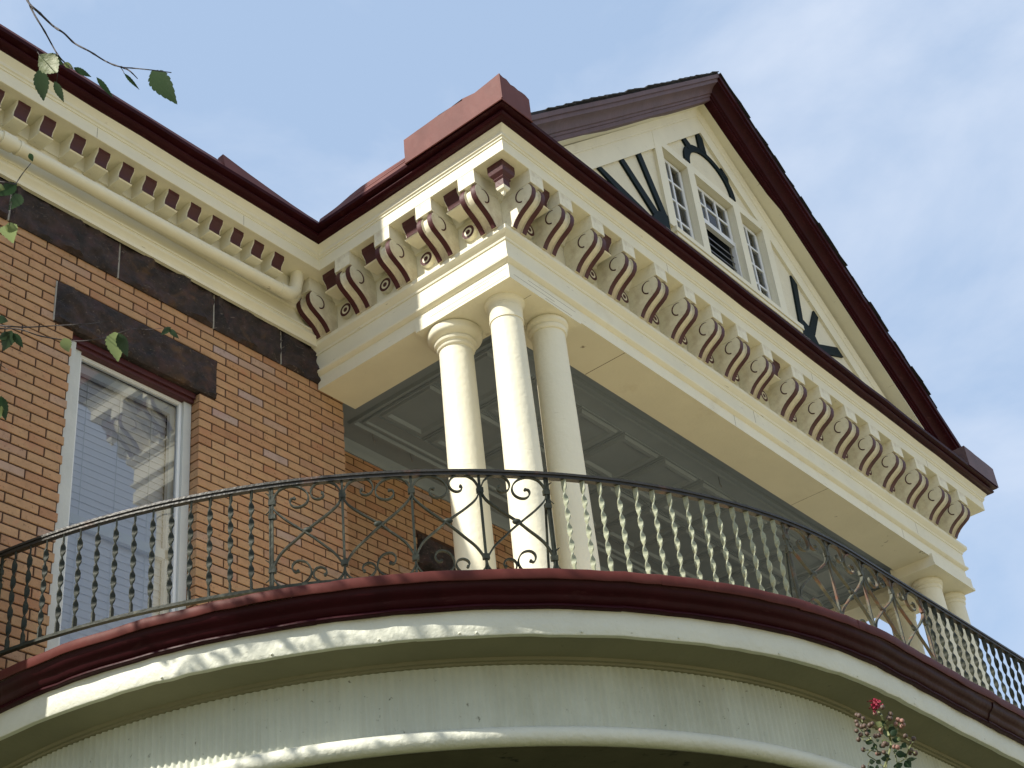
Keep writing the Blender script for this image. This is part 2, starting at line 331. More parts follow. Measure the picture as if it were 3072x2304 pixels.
stuff.build('brick_field', M['brick_s'], wall_o, kind='stuff')
# stone band and lintels (rock-faced blocks)
def rough_block(x0, x1, z0, z1, y, dep=0.12, amp=0.030, seed=0):
    rnd = random.Random(seed); nx = max(6, int((x1 - x0) / 0.016)); nz = max(5, int((z1 - z0) / 0.016)); mb = MB(); v = []
    from mathutils import noise
    for j in range(nz + 1):
        for i in range(nx + 1):
            e = min(i, nx - i, j, nz - j); x = x0 + (x1 - x0) * i / nx; z = z0 + (z1 - z0) * j / nz
            h = noise.fractal(Vector((x * 7 + seed * 3.1, z * 9, seed)), 0.8, 2.1, 4) * amp
            y_ = y - (0.0 if e == 0 else 0.016 + h) + 0.0
            ex = rnd.uniform(-.003, .003) if e == 0 else rnd.uniform(-.004, .004)
            v.append((x + (ex if 0 < i < nx else 0), y_, z + (ex if 0 < j < nz else rnd.uniform(-.003, .003))))
    f = [(j * (nx + 1) + i, j * (nx + 1) + i + 1, (j + 1) * (nx + 1) + i + 1, (j + 1) * (nx + 1) + i) for j in range(nz) for i in range(nx)]
    mb.add(v, f)
    mb.box(x0 + .002, x1 - .002, y + 0.0005, y + dep, z0 + .003, z1 - .003)
    return mb
js = [2.3, 3.75, 4.546, 5.318, 5.916, 6.290]
for k in range(len(js) - 1):
    rough_block(js[k] + 0.006, js[k+1] - 0.006, 6.182, 6.468, WY - 0.012, seed=k).build('stone', M['stone'], wall_o, smooth=50)
for q in [(js[k] - 0.007, js[k] + 0.007, WY - 0.010, WY + 0.02, 6.186, 6.464) for k in range(1, len(js) - 1)] + [(4.117, 4.126, WY - 0.004, WY + 0.05, 5.642, 5.932), (6.290, 6.300, WY - 0.006, WY + 0.03, 6.19, 6.47)]:
    MB().box(*q).build('stone_joint', M['pale_mortar'], wall_o)
lint = rough_block(LIN[0], LIN[1], LIN[2] + 0.001, LIN[3], WY - 0.006, dep=0.14, seed=11).build('lintel', M['stone'], wall_o, smooth=50)
rough_block(7.74, 9.2, 5.48, 5.725, RY - 0.006, dep=0.14, seed=12).build('lintel', M['stone'], wall_o, smooth=50)
MB().box(7.80, 9.0, RY + 0.12, RY + 0.14, 3.3, 5.48).build('dark_pane', M['dark'], wall_o)
# tall window
win = MB(); FY = 6.395
win.box(4.378, 4.400, FY, FY + 0.03, 3.40, 5.575); win.box(5.140, 5.162, FY, FY + 0.03, 3.40, 5.575); win.box(4.400, 5.140, FY, FY + 0.03, 5.553, 5.575); win.box(4.40, 5.14, FY, FY + .03, 3.40, 3.43)
window = win.build('window', M['white'], house, label='tall white framed window with closed blind')
tm = MB()
tm.box(4.266, 4.318, FY - 0.055, FY + 0.05, 3.38, 5.600); tm.box(4.318, 4.377, FY - 0.025, FY + 0.05, 3.38, 5.590)
tm.box(5.163, 5.222, FY - 0.020, FY + 0.05, 3.38, 5.610); tm.box(4.266, 5.222, FY - .05, FY + .05, 3.365, 3.39)
sub('frame', tm.mesh('frame', M['trim']), window)
hd = MB(); hd.box(4.268, 5.220, FY - 0.045, FY + 0.06, 5.5765, 5.638); hd.box(4.268, 5.220, FY - 0.062, FY - 0.046, 5.600, 5.638)
sub('header_board', hd.mesh('header_board', M['maroon_flat']), window)
sub('pane', MB().add([(4.4, FY + .015, 3.43), (5.14, FY + .015, 3.43), (5.14, FY + .015, 5.553), (4.4, FY + .015, 5.553)], [(0, 1, 2, 3)]).mesh('pane', M['glass']), window)
sm = MB(); sm.box(4.36, 5.18, FY + 0.045, FY + 0.075, 4.462, 4.525); sm.box(4.36, 4.43, FY + 0.045, FY + 0.075, 3.40, 5.56); sm.box(5.11, 5.18, FY + 0.045, FY + 0.075, 3.4, 5.56); sm.box(4.43, 5.11, FY + .045, FY + .075, 5.49, 5.56)
sub('sash', sm.mesh('sash', M['white']), window)
slat = MB(); slat.add([(4.42, 0, -.026), (5.12, 0, -.026), (5.12, .007, .026), (4.42, .007, .026), (4.42, .002, -.0265), (5.12, .002, -.0265), (5.12, .009, .0255), (4.42, .009, .0255)], [(0, 1, 2, 3), (7, 6, 5, 4), (0, 4, 5, 1), (2, 6, 7, 3)])
slm = slat.mesh('slat', M['blind'])
for k in range(45):
    o = sub('slat', slm, window); o.location = (0, FY + 0.095, 5.535 - 0.0475 * k); o.rotation_euler = (random.uniform(-.03, .03), 0, 0)
cd = MB()
for x in (4.52, 4.76, 5.0): cd.box(x - .0015, x + .0015, FY + 0.088, FY + 0.0905, 3.4, 5.56)
sub('blind_cord', cd.mesh('blind_cord', M['white']), window)
rm = MB(); rm.box(4.2, 5.3, FY + 0.30, FY + 0.32, 3.3, 5.8); rm.box(4.0, 4.36, FY + .08, FY + .3, 3.3, 5.8); rm.box(5.18, 5.3, FY + .08, FY + .3, 3.3, 5.8)
sub('room_wall', rm.mesh('room_wall', M['dark']), window)
# unseen brick stack, added at the left corner of the house (just outside the picture; shaped to shade the left of the porch)
chb = MB()
chb.box(2.842, 3.10, 6.135, 7.6, 7.16, 11.9); chb.box(2.80, 3.14, 6.10, 7.64, 11.9, 12.2)
chb.build('added_shade_stack', M['brick_s'], house)
# wall cornice below the corona
BX, BY = 6.265, 4.545          # porch frieze faces
WF = 6.245                     # wall frieze face
RX = 12.86                     # right end of the porch frieze
wc = MB()
wc.sweep([(2.895, 9.0), (2.895, WF), (BX + 0.02, WF)], [(-0.02, 6.448), (0.006, 6.448), (0.008, 6.470), (0.020, 6.490), (0.036, 6.503), (0.038, 6.508), (0.024, 6.511), (0.024, 6.540), (0.034, 6.543), (0.034, 6.556), (0.0, 6.558), (0.0, 6.672), (0.022, 6.674), (0.026, 6.700), (0.046, 6.716), (0.060, 6.722), (0.060, 6.746), (0.072, 6.748), (0.072, 6.872)])
cornice = wc.build('cornice', M['cream'], house, smooth=24)
dm = MB()
PROF = [(0.0, 6.745), (0.098, 6.745), (0.103, 6.752), (0.088, 6.772), (0.092, 6.80), (0.115, 6.835), (0.118, 6.868), (0.0, 6.868)]
def dentil_mesh(w, k=1.0):
    prof = [(p * k, 6.868 - (6.868 - z) * (1 + (k - 1) * .5)) for p, z in PROF]
    d = MB(); d.extrude(prof, lambda p, z, t: (-w / 2 + w * t, -p, z), 0)
    fp = [(p + 0.004, z) for p, z in prof[2:7]]; back = [(p - 0.012, z) for p, z in fp]
    d.extrude(fp + back[::-1], lambda p, z, t: (-w / 2 + 0.006 + (w - 0.012) * t, -p, z), 1)
    return d.mesh('dentil', [M['cream'], M['maroon_flat']], 30)
dme = dentil_mesh(0.098, 1.22)
for x in (3.43, 3.613, 3.795, 4.015, 4.2, 4.385, 4.567, 4.75, 4.935, 5.12, 5.303, 5.487, 5.672):
    link('dentil', dme, house, loc=(x + 0.006, WF - 0.062, 0.004))

# ------------------------------------------------------------------ porch
porch = thing('corner_porch', 'cream upper porch with maroon striped scroll brackets, three corner columns and gable', 'porch', (9.5, 5.5, 3.33))
ent_path = [(BX, WY - 0.012), (BX, BY), (RX, BY), (RX, RY)]
e = MB()
beam = [(-0.36, 6.13), (0.0, 6.13), (0.0, 6.232), (0.014, 6.238), (0.030, 6.252), (0.033, 6.266), (0.016, 6.274), (0.014, 6.282), (0.014, 6.405), (0.022, 6.409), (0.026, 6.425), (0.044, 6.440), (0.060, 6.458), (0.062, 6.486), (0.0, 6.492), (0.0, 6.735),
        (0.018, 6.738), (0.024, 6.760), (0.050, 6.790), (0.056, 6.808), (0.056, 6.874), (-0.36, 6.874)]
e.sweep(ent_path, beam, closed=True, caps=True)
ent = e.build('entablature', M['cream'], porch, smooth=26)
crown_path = [(2.895, 9.0), (2.895, WF), (BX, WF), (BX, BY), (RX, BY), (RX, 9.0)]
cr = MB()
cr.sweep(crown_path, [(-0.1, 6.866), (0.262, 6.866), (0.265, 6.869), (0.265, 6.957), (0.272, 6.960), (0.274, 6.972), (0.283, 6.978), (0.286, 6.990), (0.284, 6.998), (0.290, 7.008), (0.306, 7.026), (0.316, 7.043), (0.26, 7.05)])
cr.build('corona', M['cream_rough'], porch, smooth=30)
gp = [(0.10, 7.042), (0.318, 7.042), (0.322, 7.048), (0.336, 7.048), (0.350, 7.051), (0.362, 7.058), (0.369, 7.068), (0.368, 7.078), (0.360, 7.085), (0.350, 7.088), (0.352, 7.094), (0.374, 7.100), (0.400, 7.105), (0.405, 7.126), (0.398, 7.130), (0.10, 7.135)]
rj = random.Random(3)
def densify(path, step):
    out = []
    for a, b in zip(path[:-1], path[1:]):
        d = math.hypot(b[0] - a[0], b[1] - a[1]); k = max(1, int(d / step))
        out += [(a[0] + (b[0] - a[0]) * i / k, a[1] + (b[1] - a[1]) * i / k) for i in range(k)]
    return out + [path[-1]]
gpath = densify(crown_path, 0.35); wob = [(rj.uniform(-.003, .003), rj.uniform(-.003, .003)) for _ in gpath]
gt = MB(); gt.sweep(gpath, gp, jit=lambda i: wob[i])
gt.build('gutter', M['maroon'], porch, smooth=40)
# flashing strips above the gutter
fl = MB()
fpath = densify([(BX, WF), (BX, 5.02 + 0.0)], 0.12)
def strip(pts, p0, p1, mi=0):      # pts: (x, y, z0, z1)
    v = []
    for x, y, nx, ny, z0, z1 in pts:
        v += [(x + nx * p0, y + ny * p0, z0), (x + nx * p1, y + ny * p1, z1), (x + nx * (p1 - .05), y + ny * (p1 - .05), z1 - .004)]
    n = len(pts); fl.add(v, [(3 * i + k, 3 * i + 3 + k, 3 * i + 4 + k, 3 * i + 1 + k) for i in range(n - 1) for k in (0, 1)], mi)
strip([(BX, y, -1, 0, 7.128, z) for y, z in ((5.85, 7.196), (5.72, 7.200), (5.66, 7.206), (5.55, 7.226), (5.44, 7.236), (5.2, 7.232), (5.0, 7.225), (4.9, 7.225))], 0.396, 0.372)
strip([(x, WF, 0, -1, 7.128, z) for x, z in ((2.5, 7.185), (5.02, 7.185), (5.021, 7.262), (5.25, 7.232), (5.45, 7.213), (5.64, 7.197), (5.80, 7.190), (5.90, 7.190))], 0.396, 0.372)
for dz in (0.028, 0.055):
    fl.tube([(BX - 0.392 + dz * .3, y, 7.128 + dz + (0.02 if y < 5.5 else 0)) for y in (5.8, 5.6, 5.44, 5.2, 4.95)], 0.004, 5)
fl.build('flashing', M['maroon_faded'], porch, smooth=30)
# sheet-metal parapet boxes on the roof corners
pb = MB()
def wavy_box(x0, x1, y0, y1, z0, z1, amp=0.006):
    n = 8; xs = [x0 + (x1 - x0) * i / n for i in range(n + 1)]; ys = [y0 + (y1 - y0) * i / n for i in range(n + 1)]
    ring = [(x0, y) for y in ys[::-1]] + [(x, y0) for x in xs[1:]] + [(x1, y) for y in ys[1:]] + [(x, y1) for x in xs[::-1][1:-1]]
    v = []; rr = random.Random(5)
    dz = [rr.uniform(-amp, amp) for _ in ring]
    for (x, y) in ring: v.append((x, y, z0))
    for (x, y), d in zip(ring, dz): v.append((x + rr.uniform(-.002, .002), y + rr.uniform(-.002, .002), (z0 + z1) / 2))
    for (x, y), d in zip(ring, dz): v.append((x, y, z1 + d))
    m = len(ring)
    pb.add(v, [(a * m + i, a * m + (i + 1) % m, (a + 1) * m + (i + 1) % m, (a + 1) * m + i) for a in (0, 1) for i in range(m)] + [tuple(range(2 * m, 3 * m))])
wavy_box(BX - 0.412, 6.16, BY - 0.412, 4.99, 7.112, 7.335, 0.013)
pb.tube([(BX - 0.414, BY - 0.414, 7.12), (BX - 0.414, BY - 0.414, 7.336)], 0.006, 6)
pb.tube([(BX - 0.415, 4.99, 7.118), (BX - 0.415, 4.7, 7.114), (BX - 0.415, BY - .41, 7.112), (6.16, BY - .415, 7.114)], 0.0045, 5)
pbx = pb.build('parapet_box', M['maroon_faded'], porch, smooth=30, label='dented faded maroon sheet metal parapet box on the near roof corner')
pb = MB(); wavy_box(12.64, RX + 0.412, BY - 0.412, 5.0, 7.112, 7.325, 0.003)
pb.build('parapet_box', M['maroon_grey'], porch, smooth=30, label='dark maroon parapet box at the far roof corner')
rf = MB(); rf.add([(BX - .36, 9, 7.14), (BX - .36, BY - .36, 7.14), (RX + .36, BY - .36, 7.14), (RX + .36, 9, 7.14)], [(0, 1, 2, 3)])
rf.add([(2.6, 9, 7.139), (2.6, WF - .36, 7.139), (BX - .361, WF - .36, 7.139), (BX - .361, 9, 7.139)], [(0, 1, 2, 3)])
rf.build('roof_deck', M['shingle'], porch)
# scroll brackets
scroll = [(0.238, 6.757), (0.252, 6.738), (0.262, 6.712), (0.263, 6.685), (0.254, 6.652), (0.232, 6.625), (0.198, 6.603), (0.160, 6.580), (0.128, 6.556), (0.102, 6.530), (0.084, 6.504), (0.076, 6.488)]
HW = 0.069
def bracket_meshes(hw):
    b = MB()
    blk = [(0.004, 6.755), (0.262, 6.755), (0.264, 6.757), (0.264, 6.8665), (0.004, 6.8665)]
    b.extrude(blk, lambda p, z, t: (-hw - .002 + (2 * hw + .004) * t, -p, z), 0)
    for s0, s1, dp in ((-hw, -hw * .4, 0), (-hw * .4, hw * .4, -0.018), (hw * .4, hw, 0)):
        poly = [(p + dp, z) for p, z in scroll] + [(0.001, 6.488), (0.001, 6.7535), (0.225 + dp, 6.7535)]
        b.extrude(poly, lambda p, z, t: (s0 + (s1 - s0) * t, -p, z), 0)
    stripes = []
    for s0, s1 in ((-hw + .0015, -hw * .42), (hw * .42, hw - .0015)):
        st = MB()
        n = len(scroll); poly = []
        for k, (p, z) in enumerate(scroll):
            a = scroll[max(k - 1, 0)]; c = scroll[min(k + 1, n - 1)]; t = Vector((c[0] - a[0], c[1] - a[1])).normalized(); nn = Vector((-t.y, t.x))
            if nn.x < 0: nn = -nn
            poly.append((p + nn.x * 0.0035, z + nn.y * 0.0035))
        inner = [(p - 0.006, z + 0.002) for p, z in scroll]
        st.extrude(poly + inner[::-1], lambda p, z, t: (s0 + (s1 - s0) * t, -p, z), 0)
        stripes.append(st.mesh('stripe', M['maroon_flat'], 40))
    curls = []
    for sgn in (-1, 1):
        cl = MB()
        pts = []
        for k in range(13):
            a = math.radians(62 + 205 * k / 12); pts.append((sgn * (hw + 0.0005), -(0.176 + 0.047 * math.cos(a)), 6.690 + 0.052 * math.sin(a)))
        rr = [0.0015 + 0.0038 * min(1, k / 5) for k in range(13)]
        cl.tube(pts, rr, 6)
        curls.append(cl.mesh('curl', M['maroon_flat'], 40))
    return b.mesh('bracket', M['cream_dirty'], 40), stripes, curls
bk = {w: bracket_meshes(w) for w in (0.068, 0.088)}
rz = MB()
def rosette():
    a = MB(); ax = lambda q: (q[0], -q[2], q[1])
    a.lathe((0, 0, 0), [(0.058, 0.0), (0.058, 0.024), (0.053, 0.032), (0.044, 0.034)], 24, 0, ax=ax)
    b = MB()
    for r0, r1 in ((0.033, 0.052), (0.0, 0.018)):
        v = []; n = 24
        for k in range(n):
            t = 2 * PI * k / n
            for r in (r0, r1): v.append((r * math.cos(t), -(0.0355 if r < 0.045 else 0.0340), r * math.sin(t)))
        b.add(v, [(2 * k, 2 * k + 1, (2 * k + 3) % (2 * n), (2 * k + 2) % (2 * n)) for k in range(n)])
    return a.mesh('rosette', M['cream'], 40), b.mesh('painted_ring', M['maroon_flat'])
ros, ring = rosette()
dpor = dentil_mesh(0.125, 1.3)
RB = random.Random(77)
def put_bracket(x, y, rot, w):
    b = link('bracket', bk[w][0], porch, loc=(x, y, 0), rz=rot); 
    for q in bk[w][1]: sub('stripe', q, b)
    for q in bk[w][2]: sub('curl', q, b)
    b.rotation_euler = (0, 0, rot + RB.uniform(-.02, .02))
def put_rosette(x, y, rot):
    r = link('rosette', ros, porch, loc=(x, y, 6.632), rz=rot); sub('painted_ring', ring, r)
side_y = [4.612, 4.99, 5.374, 5.760, 6.145]
for y in side_y: put_bracket(BX, y, -PI / 2, 0.068)
for a, b in zip(side_y[:-1], side_y[1:]):
    put_rosette(BX, (a + b) / 2 + 0.012, -PI / 2)
    link('dentil', dpor, porch, loc=(BX - 0.054, (a + b) / 2 - 0.005, 0), rz=-PI / 2)
fx = [6.290 + 0.042, 6.645, 7.0, 7.365, 7.75, 8.125, 8.48, 8.84, 9.195, 9.665, 10.09, 10.515, 10.92, 11.345, 11.775, 12.22, 12.61]
fx[0] = 6.288 + 0.046
for k, x in enumerate(fx): put_bracket(x, BY, 0, 0.068 if k < 9 else 0.088)
for k, (a, b) in enumerate(zip(fx[:-1], fx[1:])):
    if k not in (1, 14): put_rosette((a + b) / 2 + 0.02, BY, 0)
    if k in (0, 2, 8): link('dentil', dpor, porch, loc=((a + b) / 2, BY - 0.054, 0))
put_rosette(RX, BY + 0.13, PI / 2)
# corner pendant
pd = MB(); PCX, PCY = BX - 0.142, BY - 0.138
def sq(r, z): return [(PCX - r, PCY - r, z), (PCX + r, PCY - r, z), (PCX + r, PCY + r, z), (PCX - r, PCY + r, z)]
lv = [(0.064, 6.868), (0.064, 6.812), (0.058, 6.788), (0.038, 6.762), (0.042, 6.752), (0.033, 6.738), (0.034, 6.688)]
v = [p for r, z in lv for p in sq(r, z)]
pd.add(v, [(a * 4 + i, a * 4 + (i + 1) % 4, a * 4 + 4 + (i + 1) % 4, a * 4 + 4 + i) for a in range(len(lv) - 1) for i in range(4)], 0)
lv2 = [(0.034, 6.6875), (0.028, 6.668), (0.013, 6.656), (0.009, 6.636), (0.001, 6.625)]
v = [p for r, z in lv2 for p in sq(r, z)]
pd.add(v, [(a * 4 + i, a * 4 + (i + 1) % 4, a * 4 + 4 + (i + 1) % 4, a * 4 + 4 + i) for a in range(len(lv2) - 1) for i in range(4)] + [(3, 2, 1, 0)], 1)
pd.build('pendant', [M['maroon_flat'], M['cream']], porch)
# capital slabs (L shaped) over the column groups
sb = MB()
def lslab(poly, z0, z1): sb.extrude(poly, lambda a, b, t: (a, b, z0 + (z1 - z0) * t), 0)
A_, B_ = BX - 0.012, BY - 0.012
lslab([(A_, B_), (7.00, B_), (7.00, BY + 0.40), (BX + 0.372, BY + 0.40), (BX + 0.372, 5.352), (A_, 5.352)], 6.100, 6.196)
s1 = sb.build('capital_slab', M['cream_rough'], porch)
sb = MB(); C_ = RX + 0.03
lslab([(12.10, B_ - .01), (C_, B_ - .01), (C_, 5.40), (12.45, 5.40), (12.45, BY + .40), (12.10, BY + .40)], 6.055, 6.150)
lslab([(12.09, B_ - .02), (C_ + .01, B_ - .02), (C_ + .01, 5.41), (12.44, 5.41), (12.44, BY + .41), (12.09, BY + .41)], 6.030, 6.0545)
sb.build('capital_slab', M['cream_rough'], porch)
def column(x, y, ztop, cap, rt, rb, label):
    shaft = [(rb + .0, 3.34)] + [(rb + (rt - rb) * (max(0, t - .25) / .75) ** 1.3, 3.34 + (ztop - 3.34 - .10) * t) for t in [i / 10 for i in range(11)]]
    o = MB().lathe((x, y, 0), shaft + [(rt, ztop + 0.0)], 48).build('column', M['cream_rough'], porch, smooth=40, label=label)
    sub('capital', MB().lathe((x, y, 0), [(r, ztop + z) for r, z in cap], 48).mesh('capital', M['cream'], 32), o)
    sub('base', MB().lathe((x, y, 0), [(rb + .05, 3.335), (rb + .05, 3.38), (rb + .03, 3.40), (rb + .035, 3.43), (rb + .01, 3.46)], 40).mesh('base', M['cream'], 32), o)
capA = [(0.10, -0.165), (0.1185, -0.160), (0.126, -0.152), (0.128, -0.142), (0.121, -0.134), (0.124, -0.126), (0.140, -0.118), (0.145, -0.105), (0.138, -0.094), (0.136, -0.088), (0.160, -0.078), (0.178, -0.064), (0.184, -0.052), (0.184, -0.012), (0.178, -0.004), (0.172, 0.0)]
capB = [(0.095, -0.165), (0.1115, -0.163), (0.1125, -0.150), (0.1095, -0.148), (0.111, -0.075), (0.1135, -0.068), (0.1085, -0.06), (0.112, -0.040), (0.122, -0.026), (0.131, -0.020), (0.134, -0.012), (0.134, 0.0)]
capC = [(0.10, -0.100), (0.121, -0.096), (0.128, -0.085), (0.129, -0.068), (0.122, -0.058), (0.132, -0.050), (0.140, -0.040), (0.140, -0.014), (0.128, -0.006), (0.128, 0.0)]
column(6.452, 5.185, 6.10, capA, 0.1135, 0.124, 'left column of the corner group with a fat ring capital')
column(6.452, 4.745, 6.10, capB, 0.1050, 0.1215, 'slender front corner column with a plain flared capital')
column(6.838, 4.700, 6.10, capC, 0.1120, 0.124, 'right column of the corner group with a low ring capital')
for x, y in ((12.375, 4.75), (12.84, 4.75), (12.72, 5.20)): column(x, y, 6.030, capC, 0.118, 0.130, 'far column under the right end of the beam')
# tin ceiling
CZ = 6.215
ce = MB(); ce.box(6.50, RX - .2, 4.86, RY + 0.01, CZ, CZ + 0.05)
ceil = ce.build('ceiling', M['ceil'], porch)
bd = MB()
def mould(x0, x1, y0, y1, w, h):
    ring = [(x0, y0), (x1, y0), (x1, y1), (x0, y1), (x0, y0)]
    cx, cy = (x0 + x1) / 2, (y0 + y1) / 2
    v = []
    for s, z in ((0, 0), (w * .25, -h), (w * .7, -h), (w, 0)):
        v += [(x0 + s, y0 + s, CZ + z), (x1 - s, y0 + s, CZ + z), (x1 - s, y1 - s, CZ + z), (x0 + s, y1 - s, CZ + z)]
    bd.add(v, [(a * 4 + i, a * 4 + (i + 1) % 4, a * 4 + 4 + (i + 1) % 4, a * 4 + 4 + i) for a in range(3) for i in range(4)])
mould(6.79, 12.4, 5.02, 6.53, 0.05, 0.022); mould(6.86, 12.33, 5.09, 6.46, 0.035, 0.014)
bd.sweep([(6.53, RY), (13, RY)], [(0.0, 6.155), (0.012, 6.155), (0.02, 6.172), (0.045, 6.19), (0.06, 6.2), (0.075, CZ)])
sub('border_moulding', bd.mesh('border_moulding', M['ceil'], 30), ceil)
for iy, (y0, y1) in enumerate(((5.80, 6.31), (5.26, 5.74))):
    for k in range(10):
        x0 = 6.89 + 0.535 * k; bd = MB()
        mould(x0, x0 + 0.45, y0, y1, 0.065, 0.020)
        mould(x0 - .035, x0 + .485, y0 - .025, y1 + .025, 0.012, 0.008)
        sub('coffer', bd.mesh('coffer', M['ceil'], 30), ceil)
def hook(x, y):
    b = MB(); b.tube([(x, y, CZ), (x, y, CZ - .05), (x + .006, y, CZ - .075), (x + .02, y + .004, CZ - .085), (x + .03, y + .006, CZ - .075), (x + .03, y + .006, CZ - .06)], 0.0035, 6)
    b.build('ceiling_hook', M['steel'], porch)
for q in ((7.43, 6.50), (7.025, 6.50), (7.42, 4.985), (9.592, 5.13)): hook(*q)

# open joints and cracks between the boards
JR = random.Random(12)
def joint(x0, x1, y0, y1, z0, z1): MB().box(x0, x1, y0, y1, z0, z1).build('board_joint', M['joint'], porch)
joint(7.520, 7.525, BY + .004, BY + .356, 6.1292, 6.1315); joint(10.31, 10.313, BY + .004, BY + .356, 6.1292, 6.1315)
for x in (8.93, 11.62): joint(x, x + .003, BY - .0006, BY + .002, 6.136, 6.23); joint(x + .31, x + .313, BY - .0146, BY - .012, 6.285, 6.402)
for x in (7.86, 9.92, 11.95): joint(x, x + .0025, BY - .2656, BY - .263, 6.872, 6.955)
for z, y0, y1 in ((6.120, 4.56, 5.05), (6.158, 4.70, 5.22), (6.182, 4.55, 4.83)): joint(A_ - .0006, A_ + .002, y0, y1, z, z + .0025)
for z, x0, x1 in ((6.143, 6.30, 6.72), (6.176, 6.45, 6.95), (6.118, 6.62, 6.9)): joint(x0, x1, B_ - .0006, B_ + .002, z, z + .002)
joint(6.56, 6.80, 4.905, 4.908, 6.0994, 6.102); joint(6.50, 6.503, 4.56, 4.66, 6.0994, 6.102)
for x in (4.10, 5.30): joint(x, x + .0025, WF - .2656, WF - .263, 6.872, 6.955)
# ------------------------------------------------------------------ gable
TY = 4.66; AX = 9.62; SL, SR = 0.86, 0.745
def rake(b, y0, y1, za, thick0, mi, sl=SL, sr=SR, zmin=7.15, ax=AX): pass
def tri(y, za, sl=SL, sr=SR, zb=7.15): return [(AX - (za - zb) / sl, y, zb), (AX, y, za), (AX + (za - zb) / sr, y, zb)]
gb = MB()
tp = tri(TY, 9.80, .873, .78); tb = [(x, TY + .12, z) for x, _, z in tp]
gb.add(tp + tb, [(0, 1, 2), (5, 4, 3), (0, 3, 4, 1), (1, 4, 5, 2)])
# holes for the windows are covered by boxes standing proud of the stucco, so the panel is cut by strips instead
gb = MB()
wins = [(8.821, 9.207), (9.318, 9.944), (10.056, 10.441)]
WZ0, WZ1 = 8.062, 9.005
def top(x): return min(9.80 - .873 * (AX - x), 9.80) if x < AX else 9.80 - .78 * (x - AX)
cuts = sorted([6.6, AX, 12.9] + [c for w in wins for c in w] + [7.2, 7.8, 8.3, 11, 11.6, 12.2])
for a, b in zip(cuts[:-1], cuts[1:]):
    iswin = any(abs(a - w[0]) < 1e-6 or (a >= w[0] - 1e-6 and b <= w[1] + 1e-6) for w in wins)
    za, zb = top(a), top(b)
    if za < 7.15 and zb < 7.15: continue
    za = max(za, 7.15); zb = max(zb, 7.15)
    if iswin:
        gb.add([(a, TY, 7.15), (b, TY, 7.15), (b, TY, WZ0), (a, TY, WZ0)], [(0, 1, 2, 3)]); gb.add([(a, TY, WZ1), (b, TY, WZ1), (b, TY, zb), (a, TY, za)], [(0, 1, 2, 3)])
    else: gb.add([(a, TY, 7.15), (b, TY, 7.15), (b, TY, zb), (a, TY, za)], [(0, 1, 2, 3)])
gable = gb.build('gable', M['stucco'], porch, label='cream stucco gable with dark green half timbering')
tb = MB()
def board(x0, x1, z0, z1, d=0.03, mi=0): tb.box(x0, x1, TY - d, TY + .002, z0, z1, mi)
board(8.70, 8.820, 8.062, 9.13); board(9.208, 9.317, 8.063, 9.09); board(9.945, 10.055, 8.063, 9.09); board(10.442, 10.56, 8.062, 9.035)
board(8.8205, 10.4415, 9.006, 9.09, 0.029)
for w in wins:          # reveals
    tb.box(w[0] - .012, w[0] - 0.0005, TY - .02, TY + .10, WZ0, WZ1 + .01); tb.box(w[1] + 0.0005, w[1] + .012, TY - .02, TY + .10, WZ0, WZ1 + .01); tb.box(w[0], w[1], TY - .02, TY + .10, WZ1 + .0005, WZ1 + .012)
sub('window_casing', tb.mesh('window_casing', M['cream']), gable)
tb = MB(); tb.box(8.755, 10.78, TY - .050, TY + .10, 8.012, 8.061); tb.box(8.775, 10.76, TY - .038, TY + .0, 7.975, 8.0115); tb.box(8.62, 10.9, TY - .030, TY + .0, 7.8, 7.9745)
sub('sill', tb.mesh('sill', M['cream_rough']), gable)
# rake boards and mouldings
rk = MB()
def rake_run(prof, mi, sl, sr, zend=7.13, b=rk):
    """prof: (y, z at the apex) closed outline"""
    m = len(prof)
    lft = [(AX - (za - zend) / sl, y, zend) for y, za in prof]; mid = [(AX, y, za) for y, za in prof]; rgt = [(13.30, y, za - sr * (13.30 - AX)) for y, za in prof]
    v = lft + mid + rgt
    b.add(v, [(a * m + i, a * m + (i + 1) % m, (a + 1) * m + (i + 1) % m, (a + 1) * m + i) for a in (0, 1) for i in range(m)], mi)
rake_run([(TY, 9.70), (TY - .028, 9.70), (TY - .028, 9.90), (TY - .036, 9.905), (TY - .036, 9.925), (TY - .042, 9.935), (TY - .046, 9.96), (TY - .052, 9.975), (TY - .054, 10.0), (TY, 10.0)], 0, .868, .775)
rake_run([(TY, 9.995), (4.475, 9.995), (4.475, 10.03), (TY, 10.03)], 0, .862, .752)
sub('rake_board', rk.mesh('rake_board', M['cream'], 35), gable)
